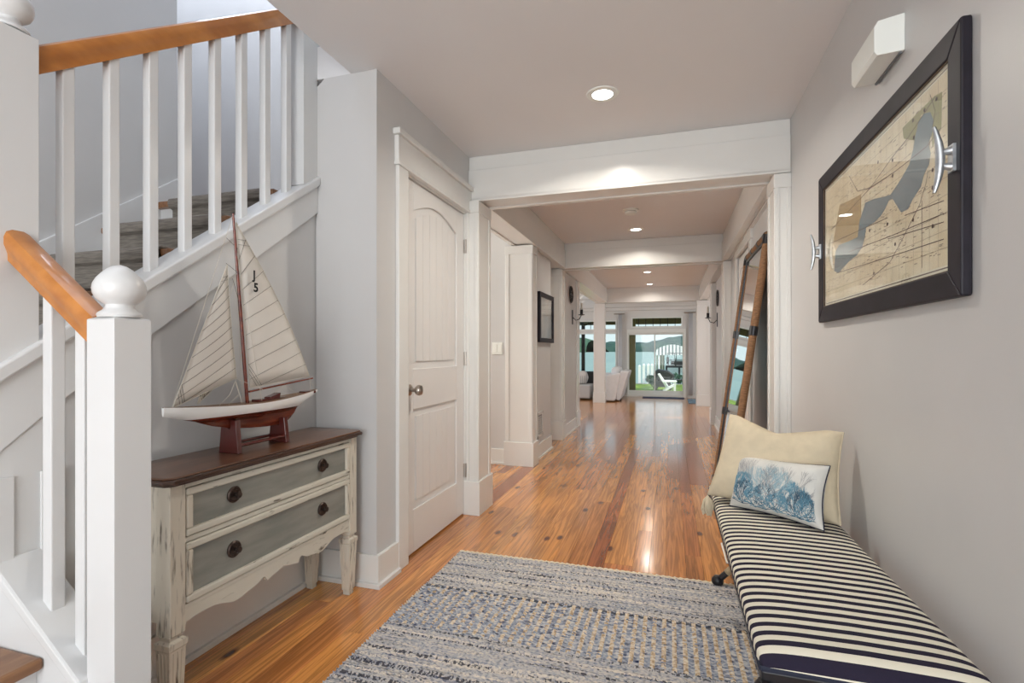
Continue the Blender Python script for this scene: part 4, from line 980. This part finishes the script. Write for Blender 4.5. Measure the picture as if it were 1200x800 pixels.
# coral print: branching strokes laid on the cloth
def onb(u, v): 
    u = max(-.93, min(.93, u)); v = max(-.93, min(.93, v)); return bs(u, v, 1) 
def coral(seeds, mt, nm, depth, l0, wd, spread, seed, rx=.45, ry=.9):
    ctr_ = [0, 0]
    rnd = random.Random(seed); m = MB(); nrm_ = (Vector(crn2[1]) - Vector(crn2[0])).cross(Vector(crn2[3]) - Vector(crn2[0])).normalized()
    if nrm_.y > 0: nrm_ = -nrm_
    def grow(u, v, a, l_, w_, d_):
        u2, v2 = u + math.cos(a) * l_ * .55, v + math.sin(a) * l_
        if abs(u2) > .92 or abs(v2) > .92: return
        if ((u2 - ctr_[0]) / rx) ** 2 + ((v2 - ctr_[1]) / ry) ** 2 > 1: return
        p, q = onb(u, v) + nrm_ * .0012, onb(u2, v2) + nrm_ * .0012
        dd = (q - p); 
        if dd.length < 1e-5: return
        sd = dd.normalized().cross(nrm_) * w_ * .5
        m.add([p - sd, p + sd, q + sd * .8, q - sd * .8], [(0, 1, 2, 3)])
        if d_ > 0:
            k = 2 if rnd.random() < .85 else 3
            for i in range(k): grow(u2, v2, a + rnd.uniform(-spread, spread), l_ * rnd.uniform(.75, .98), w_ * .85, d_ - 1)
    for (u, v) in seeds:
        ctr_[0], ctr_[1] = u, v + ry * .25
        for k in range(7): grow(u, v, PI / 2 + (k - 3) * .46 + rnd.uniform(-.15, .15), l0, wd, depth)
    m.build(nm, mt, bo)
coral([(-.35, -.6), (.35, -.7)], M['coral4'], 'coral_print', 5, .34, .0012, .30, 11, .7, 1.4)
coral([(.05, -.6), (-.2, -.5)], M['coral3'], 'coral_print', 5, .27, .0020, .5, 12, .5, 1.1)
coral([(-.66, -.78), (.55, -.88)], M['coral2'], 'coral_print', 7, .20, .0026, .5, 13, .36, .95)
coral([(.80, -.9), (.2, -.9), (-.3, -.9)], M['coral2'], 'coral_print', 6, .15, .0026, .6, 15, .26, .6)
coral([(-.60, -.86), (-.06, -.9), (.66, -.9)], M['coral1'], 'coral_print', 6, .19, .0024, .55, 14, .30, .75)
# storage box on the floor beyond the bench end
o = thing('storage_box', 'pale beige fabric box on the floor behind the far bench legs', 'box', (.42, 2.98, 0))
MB().box(.285, .56, 2.85, 3.12, 0, .27).build('box_body', M['beige'], o, bevel=.01)
MB().tube([(.283, 3.12, .01), (.283, 2.848, .01), (.56, 2.848, .01)], .006, 6).build('piping', M['white'], o, smooth=True)

# ================================================================== LIVING ROOM
def sofa_cushion(cx, cy, cz, sx, sy, sz, root, nm='cushion', mt=None):
    m = MB(); n = 12; rings = []
    for i in range(9):
        t = -1 + i / 4; k = math.sqrt(max(0.02, 1 - t ** 4))
        rings.append([(cx + sx * t, cy + sy * k * math.copysign(abs(math.cos(a)) ** .6, math.cos(a)), cz + sz * k * math.copysign(abs(math.sin(a)) ** .6, math.sin(a))) for a in [2 * PI * q / n for q in range(n)]])
    return m.loft(rings).build(nm, mt or M['slip'], root, smooth=True)
so = thing('white_slipcovered_sofa', 'white slipcovered sofa seen from its back corner near the glass door', 'sofa', (-1.5, 11.7, 0))
MB().prism([(-1.13, .02), (-1.05, .02), (-.86, .66), (-1.02, .68), (-1.18, .40)], 'y', 11.32, 12.35).build('backrest', M['slip'], so, bevel=.03)
MB().box(-1.60, -1.13, 11.34, 12.35, .04, .40).build('seat_base', M['slip'], so, bevel=.02)
MB().prism([(-1.60, .02), (-1.14, .02), (-1.02, .64), (-1.2, .60), (-1.60, .55)], 'y', 11.17, 11.33).build('arm', M['slip'], so, bevel=.03)
MB().prism([(-1.60, .02), (-1.14, .02), (-1.02, .64), (-1.2, .60), (-1.60, .55)], 'y', 12.33, 12.45).build('arm', M['slip'], so, bevel=.03)
for i, y in enumerate((11.52, 11.84, 12.16)): 
    sofa_cushion(-1.16, y, .62, .10, .15, .13, so, 'back_cushion', M['slip'])
MB().box(-1.07, -1.03, 11.5, 11.54, 0, .05).build('foot', M['blackmetal'], so)
s2 = thing('grey_sofa', 'low pale grey sofa seen from behind past the left hall column', 'sofa', (-2.4, 11.5, 0))
MB().box(-2.95, -1.72, 11.45, 12.2, .03, .34).build('seat_base', M['cushion'], s2, bevel=.03)
MB().box(-2.95, -2.75, 11.45, 12.2, .34, .55).build('arm', M['cushion'], s2, bevel=.03)
MB().box(-2.95, -1.72, 12.05, 12.25, .3, .62).build('backrest', M['outdark'], s2, bevel=.03)
strp = mat('grey_white_ticking', (.62, .6, .57), .9)
for i, x in enumerate((-2.55, -2.25, -1.95)):
    o = thing('striped_cushion', ['grey ticking cushion at the left of the grey sofa', 'grey ticking cushion in the middle of the grey sofa', 'grey ticking cushion beside the column on the grey sofa'][i], 'cushion', (x, 11.75, .34), 'ticking cushions on the grey sofa')
    q = sofa_cushion(x, 11.75, .495, .145, .08, .15, o, 'cushion_body', strp)
    m = MB()
    for k in range(6):
        xx = x - .12 + k * .048; m.tube([(xx, 11.75 - .082 * math.cos(t * .35), .47 + .15 * math.sin(t * .35)) for t in range(-4, 5)], .005, 4)
    m.build('stripe', M['screen'], q)
for i, (x0_, nm) in enumerate(((-1.21, 'left'), (.42, 'right'))):
    o = thing('sheer_curtain', 'narrow white curtain hanging to the %s of the sliding glass door' % nm, 'curtain', (x0_ + .06, 12.6, .05), 'curtains at the sliding door')
    m = MB(); n = 28
    vs = [(x0_ + .09 * k / n, 12.62 + .018 * math.sin(k * 1.35), z) for z in (.06, 2.0) for k in range(n + 1)]
    m.add(vs, [(k, k + 1, n + 2 + k, n + 1 + k) for k in range(n)]); q = m.build('cloth', M['slip'], o, smooth=True); q.modifiers.new('t', 'SOLIDIFY').thickness = .004
    rodx = (x0_ - .10, x0_ + .16)
    MB().tube([(rodx[0], 12.60, 2.01), (rodx[1], 12.60, 2.01)], .012, 8).build('rod', M['nickel'], o, smooth=True)
    MB().tube([((rodx[0] + rodx[1]) / 2, 12.60, 2.01), ((rodx[0] + rodx[1]) / 2, 12.69, 2.01)], .008, 6).build('bracket', M['nickel'], o)
tag(MB().box(-.62, .32, 12.28, 12.62, 0, .012).build('door_mat', M['bluemat'], bevel=.003), 'long dark blue mat on the floor before the sliding door', 'mat')
tag(MB().box(.38, .68, 11.3, 12.3, 0, .01).build('accent_rug', mat('pale_blue_rug', (.25, .38, .5), .95, noise_amt=.5, noise_scale=12), bevel=.003), 'small pale blue patterned rug beside the right column', 'rug')

# ================================================================== OUTDOORS
struct(MB().box(-8, 6, 12.83, 15.0, -.3, -.06).build('trim_21', mat('porch_deck', (.30, .29, .27), .8)))
porch = thing('porch', 'olive painted porch roof and posts outside the sliding door', 'porch', (-.9, 13.6, -.06))
MB().box(-6, 4, 14.1, 14.25, 1.83, 2.2).build('fascia', M['olive'], porch)
MB().box(-6, 4, 12.83, 14.1, 2.12, 2.2).build('soffit', M['olive'], porch)
MB().box(-1.07, -.845, 13.3, 13.48, -.06, 2.12).build('post', M['olive'], porch)
MB().box(-2.36, -2.27, 14.1, 14.19, -.06, 2.1).build('post', M['outdark'], porch)
fan = thing('porch_ceiling_fan', 'dark ceiling fan hanging under the porch roof, seen through the left window', 'ceiling fan', (-2.28, 13.6, 1.8))
MB().lathe([(.0, -.06), (.09, -.04), (.12, .02), (.10, .09), (.03, .13), (.03, .25)], (-2.20, 13.6, 1.84), n=16).build('motor', M['outdark'], fan, smooth=True)
for k in range(4):
    a = .3 + k * PI / 2; dx, dy = math.cos(a), math.sin(a)
    p = Vector((-2.20, 13.6, 1.84)); u = Vector((dx, dy, 0)); v = Vector((-dy, dx, .15)) * .06
    m = MB(); m.loft([[p + u * .1 + v, p + u * .1 - v, p + u * .1 - v + Vector((0, 0, .01)), p + u * .1 + v + Vector((0, 0, .01))], [p + u * .6 + v * 1.2, p + u * .6 - v * 1.2, p + u * .6 - v * 1.2 + Vector((0, 0, .01)), p + u * .6 + v * 1.2 + Vector((0, 0, .01))]])
    m.build('blade', M['outdark'], fan)
GZ = -.42
m = MB(); n = 24
vs = []; fs = []
for i in range(n + 1):
    for j in range(9): vs.append((-25 + 50 * i / n, 15.0 + 9.5 * j / 8, GZ - .02 + .03 * noise.noise(Vector((i * .7, j * .6, 0)))))
for i in range(n):
    for j in range(8): fs.append((i*9+j, (i+1)*9+j, (i+1)*9+j+1, i*9+j+1))
m.add(vs, fs); tag(m.build('lawn', M['grass'], kind='stuff'), 'mown green lawn between the house and the lake', 'grass')
struct(MB().box(-25, 25, 24.5, 24.8, -2.2, GZ).build('trim_22', mat('sea_wall', (.3, .3, .28), .8)))
tag(MB().box(-3000, 2500, 24.8, 2600, -1.8, -1.7).build('lake', M['water'], kind='stuff'), 'broad calm pale teal lake beyond the lawn', 'lake')
# hills across the lake
def ridge(name, Y, zfun, mt, lab, x0_, x1_, step):
    vs = []; fs = []; n = int((x1_ - x0_) / step)
    for i in range(n + 1):
        x = x0_ + i * step; z = zfun(x)
        for j, (dy, f_) in enumerate(((0, 0), (6, .45), (25, .8), (70, 1), (200, .9), (380, 0))):
            jit = (1 + .14 * noise.noise(Vector((x * .045, j * 3.1, 0))) + .07 * noise.noise(Vector((x * .2, j, 0)))) if 0 < j < 5 else 1
            vs.append((x, Y + dy, -1.7 + (z + 1.7) * f_ * jit))
    for i in range(n):
        for j in range(5): fs.append((i*6+j, (i+1)*6+j, (i+1)*6+j+1, i*6+j+1))
    m = MB(); m.add(vs, fs); return tag(m.build(name, mt, smooth=True), lab, 'hill')
ridge('wooded_hill', 1400, lambda x: 26 + 14 * noise.noise(Vector((x * .0032, 1, 0))) + 5 * noise.noise(Vector((x * .012, 3, 0))) + (14 if x > -60 else 0) * min(1, (x + 60) / 60 if x > -60 else 0), M['hill'], 'long dark green wooded hill across the lake', -1200, 900, 8)
ridge('tree_covered_shore', 950, lambda x: 22 + 12 * noise.noise(Vector((x * .02, 7, 0))), M['hill2'], 'lighter green tree covered point across the lake at left', -700, -150, 5)
# white dock posts and rail
def gp(px, Y): return at(px, 430, Y=Y).x
for i, px in enumerate((749.5, 754.5, 759.8, 764.2)):
    x = gp(px, 25.2); o = MB().box(x - .06, x + .06, 25.1, 25.22, -1.72, .42 - .06 * (i == 0)).loft([[(x-.07,25.09,.42-.06*(i==0)),(x+.07,25.09,.42-.06*(i==0)),(x+.07,25.23,.42-.06*(i==0)),(x-.07,25.23,.42-.06*(i==0))],[(x-.01,25.15,.5-.06*(i==0)),(x+.01,25.15,.5-.06*(i==0)),(x+.01,25.17,.5-.06*(i==0)),(x-.01,25.17,.5-.06*(i==0))]]).build('dock_post', M['outwhite'])
    tag(o, ['leftmost white dock post seen through the glass door', 'second white dock post from the left behind the lawn', 'third white dock post from the left behind the lawn', 'white dock post right beside the door stile'][i], 'post', 'white dock posts')
dk = thing('dock_gangway', 'white dock gangway with sloping handrail at the lawn edge', 'dock', (gp(756, 26), 26, -1.0))
MB().box(gp(742, 26), gp(800, 26), 26, 27, -.72, -.60).build('deck', M['outwhite'], dk)
MB().tube([(gp(754, 25.6), 25.6, .2), (gp(768, 24.6), 24.6, -.20)], .03, 6).build('rail', M['galv'], dk)
MB().tube([(gp(754, 25.6), 25.6, .05), (gp(768, 24.0), 24.0, -.42)], .02, 6).build('rail', M['galv'], dk)
# striped boat-lift canopy
cn = thing('boat_canopy', 'grey and white striped arched canopy over the boat lift', 'canopy', (gp(790, 30), 30, .87))
xs0, xs1 = gp(769, 30), gp(808, 30)
for k in range(19):
    u0, u1 = k / 19, (k + 1) / 19
    def ct(u): return 1.17 + .30 * math.sin(PI * u) ** .8
    x0_, x1_ = xs0 + (xs1 - xs0) * u0, xs0 + (xs1 - xs0) * u1
    MB().prism([(x0_, .87), (x1_, .87), (x1_, ct(u1) - .02), (x0_, ct(u0) - .02)], 'y', 30, 30.02).prism([(x0_, ct(u0) - .03), (x1_, ct(u1) - .03), (x1_, ct(u1)), (x0_, ct(u0))], 'y', 30, 33.5).build('canopy_panel', M['outwhite'] if k % 2 == 0 else M['canvas'], cn)
for px in (772, 812): MB().tube([(gp(px, 30), 30.1, -1.7), (gp(px, 30), 30.1, .95)], .05, 8).build('canopy_post', M['outwhite'], cn)
bh = thing('boat_house', 'pale boarded boathouse wall under the striped canopy', 'boathouse', (gp(774, 31), 31, -1.7))
for k in range(6):
    a_, b2 = gp(769.2 + k * 1.6, 31), gp(770.6 + k * 1.6, 31)
    MB().box(a_, b2, 31, 31.2, -1.7, .86).build('board', M['curtainy'] if k % 2 == 0 else M['olive'], bh)
bo_ = thing('white_motorboat', 'white motorboat on the lift beneath the striped canopy', 'boat', (gp(790, 30), 30.5, -.2))
rr = []
for i in range(9):
    t = i / 8; x = gp(781.5, 30) + (gp(815, 30) - gp(781.5, 30)) * t; wv = .75 * (math.sin(PI * min(1, .12 + t * .62)) ** .6); zt_ = .33 - .10 * t; zb2 = -.2 - .02 * t if t > .1 else .05
    rr.append([(x, 30.8 - wv, zt_), (x, 30.8 - wv * .8, zb2 + .1), (x, 30.8, zb2), (x, 30.8 + wv * .8, zb2 + .1), (x, 30.8 + wv, zt_)])
MB().loft(rr).build('hull', M['outwhite'], bo_, smooth=True)
MB().box(gp(786, 30), gp(800, 30), 30.4, 31.1, .3, .52).build('windscreen', M['outdark'], bo_)
MB().box(gp(781, 30), gp(784, 30), 30.4, 30.9, .35, .75).build('engine', M['outdark'], bo_)
def outdoor_chair(px, lab):
    x = gp(px, 29); o = thing('dock_chair', lab, 'chair', (x, 29, .28), 'dark chairs on the dock')
    MB().box(x - .22, x + .22, 29, 29.45, .58, .62).build('seat', M['outdark'], o)
    MB().tube([(x - .22, 29.45, .6), (x - .24, 29.5, .98), (x + .24, 29.5, .98), (x + .22, 29.45, .6)], .025, 6).build('backrest', M['outdark'], o)
    for sx_ in (-.2, .2): 
        for sy_ in (.02, .43): MB().tube([(x + sx_, 29 + sy_, .58), (x + sx_, 29 + sy_, .30)], .02, 6).build('leg', M['outdark'], o)
outdoor_chair(787.5, 'dark chair on the upper dock, left one under the canopy'); outdoor_chair(796, 'dark chair on the upper dock, right one under the canopy')
up = thing('upper_dock', 'dark planked upper dock platform below the canopy', 'dock', (gp(791, 29.2), 29.2, .2))
MB().box(gp(780, 29), gp(812, 29), 28.8, 29.7, .2, .30).build('deck', M['outdark'], up)
for px in (781, 796, 810): MB().box(gp(px, 29) - .05, gp(px, 29) + .05, 28.85, 28.95, -1.7, .2).build('post', M['outdark'], up)
# grill
gx, gy = gp(776.5, 20.8), 20.8
gr = thing('barbecue_grill', 'black covered barbecue grill on the lawn behind the white chair', 'grill', (gx, gy, GZ))
MB().prism([(gx - .34, -.05), (gx + .40, -.05), (gx + .46, .16), (gx + .2, .34), (gx - .18, .40), (gx - .34, .26)], 'y', gy - .25, gy + .25).build('hood', M['outdark'], gr, bevel=.05)
MB().box(gx - .30, gx + .30, gy - .22, gy + .22, -.3, -.06).build('cabinet', M['outdark'], gr)
for sx_ in (-.27, .27): MB().lathe([(.09, -.02), (.09, .02)], (gx + sx_, gy, GZ + .09), (0, 1, 0), 14).build('wheel', M['outdark'], gr)
MB().box(gx + .4, gx + .75, gy - .2, gy + .2, -.03, .0).build('side_shelf', M['outdark'], gr)
# adirondack chair
ac = thing('adirondack_chair', 'white wooden slatted lawn chair facing right on the grass', 'chair', (at(784, 455, Y=19).x, 19, GZ))
def ap(px, py, Y=19): return at(px, py, Y=Y)
def slat(ps, y0_, y1_, nm):
    q = [(ap(*p).x, ap(*p).z) for p in ps]; MB().prism(q, 'y', y0_, y1_).build(nm, M['outwhite'], ac)
for k in range(5): slat([(770.8, 438), (773, 437.5), (783.5, 453), (781, 454.5)], 18.78 + k * .105, 18.86 + k * .105, 'back_slat')
for y_ in (18.70, 19.30):
    slat([(777.5, 445.6), (793, 446.0), (793, 447.3), (777.5, 447)], y_ - .05, y_ + .05, 'arm')
    slat([(789.5, 447), (792, 447), (792, 457.8), (789.5, 457.8)], y_ - .02, y_ + .02, 'front_leg')
    slat([(776, 457.8), (779, 457.8), (791, 451.5), (789.5, 450.5), (781, 454.2)], y_ - .02, y_ + .02, 'side_rail')
for k in range(4): slat([(781.5 + k * 2.3, 454.0 - k * .95), (783.4 + k * 2.3, 453.2 - k * .95), (783.4 + k * 2.3, 454.2 - k * .95), (781.5 + k * 2.3, 455.0 - k * .95)], 18.7, 19.3, 'seat_slat')
# shrubs by the lawn edge
def shrub(px, Y, zc, r, lab, seed):
    rnd = random.Random(seed); x = gp(px, Y); m = MB()
    for k in range(260):
        a, b2 = rnd.uniform(0, 2 * PI), math.acos(rnd.uniform(-1, 1)); q = r * rnd.uniform(.5, 1)
        p = Vector((x + q * math.sin(b2) * math.cos(a), Y + q * math.sin(b2) * math.sin(a), zc + q * math.cos(b2) * .7))
        d_ = Vector((rnd.uniform(-1, 1), rnd.uniform(-1, 1), rnd.uniform(-1, 1))).normalized() * .05; e_ = d_.orthogonal().normalized() * .03
        m.add([p - d_, p + e_, p + d_, p - e_], [(0, 1, 2, 3)])
    o = m.build('shrub', M['hill2']); tag(o, lab, 'shrub', 'low shrubs at the lawn edge')
shrub(763, 23.6, -.16, .25, 'low dark shrub beside the dock posts', 1); shrub(769, 22, -.2, .3, 'low dark shrub left of the grill', 2); shrub(791, 23.6, -.1, .34, 'dark shrub right of the grill', 3); shrub(799, 22.6, -.1, .3, 'dark shrub at the right edge of the glass door', 4)
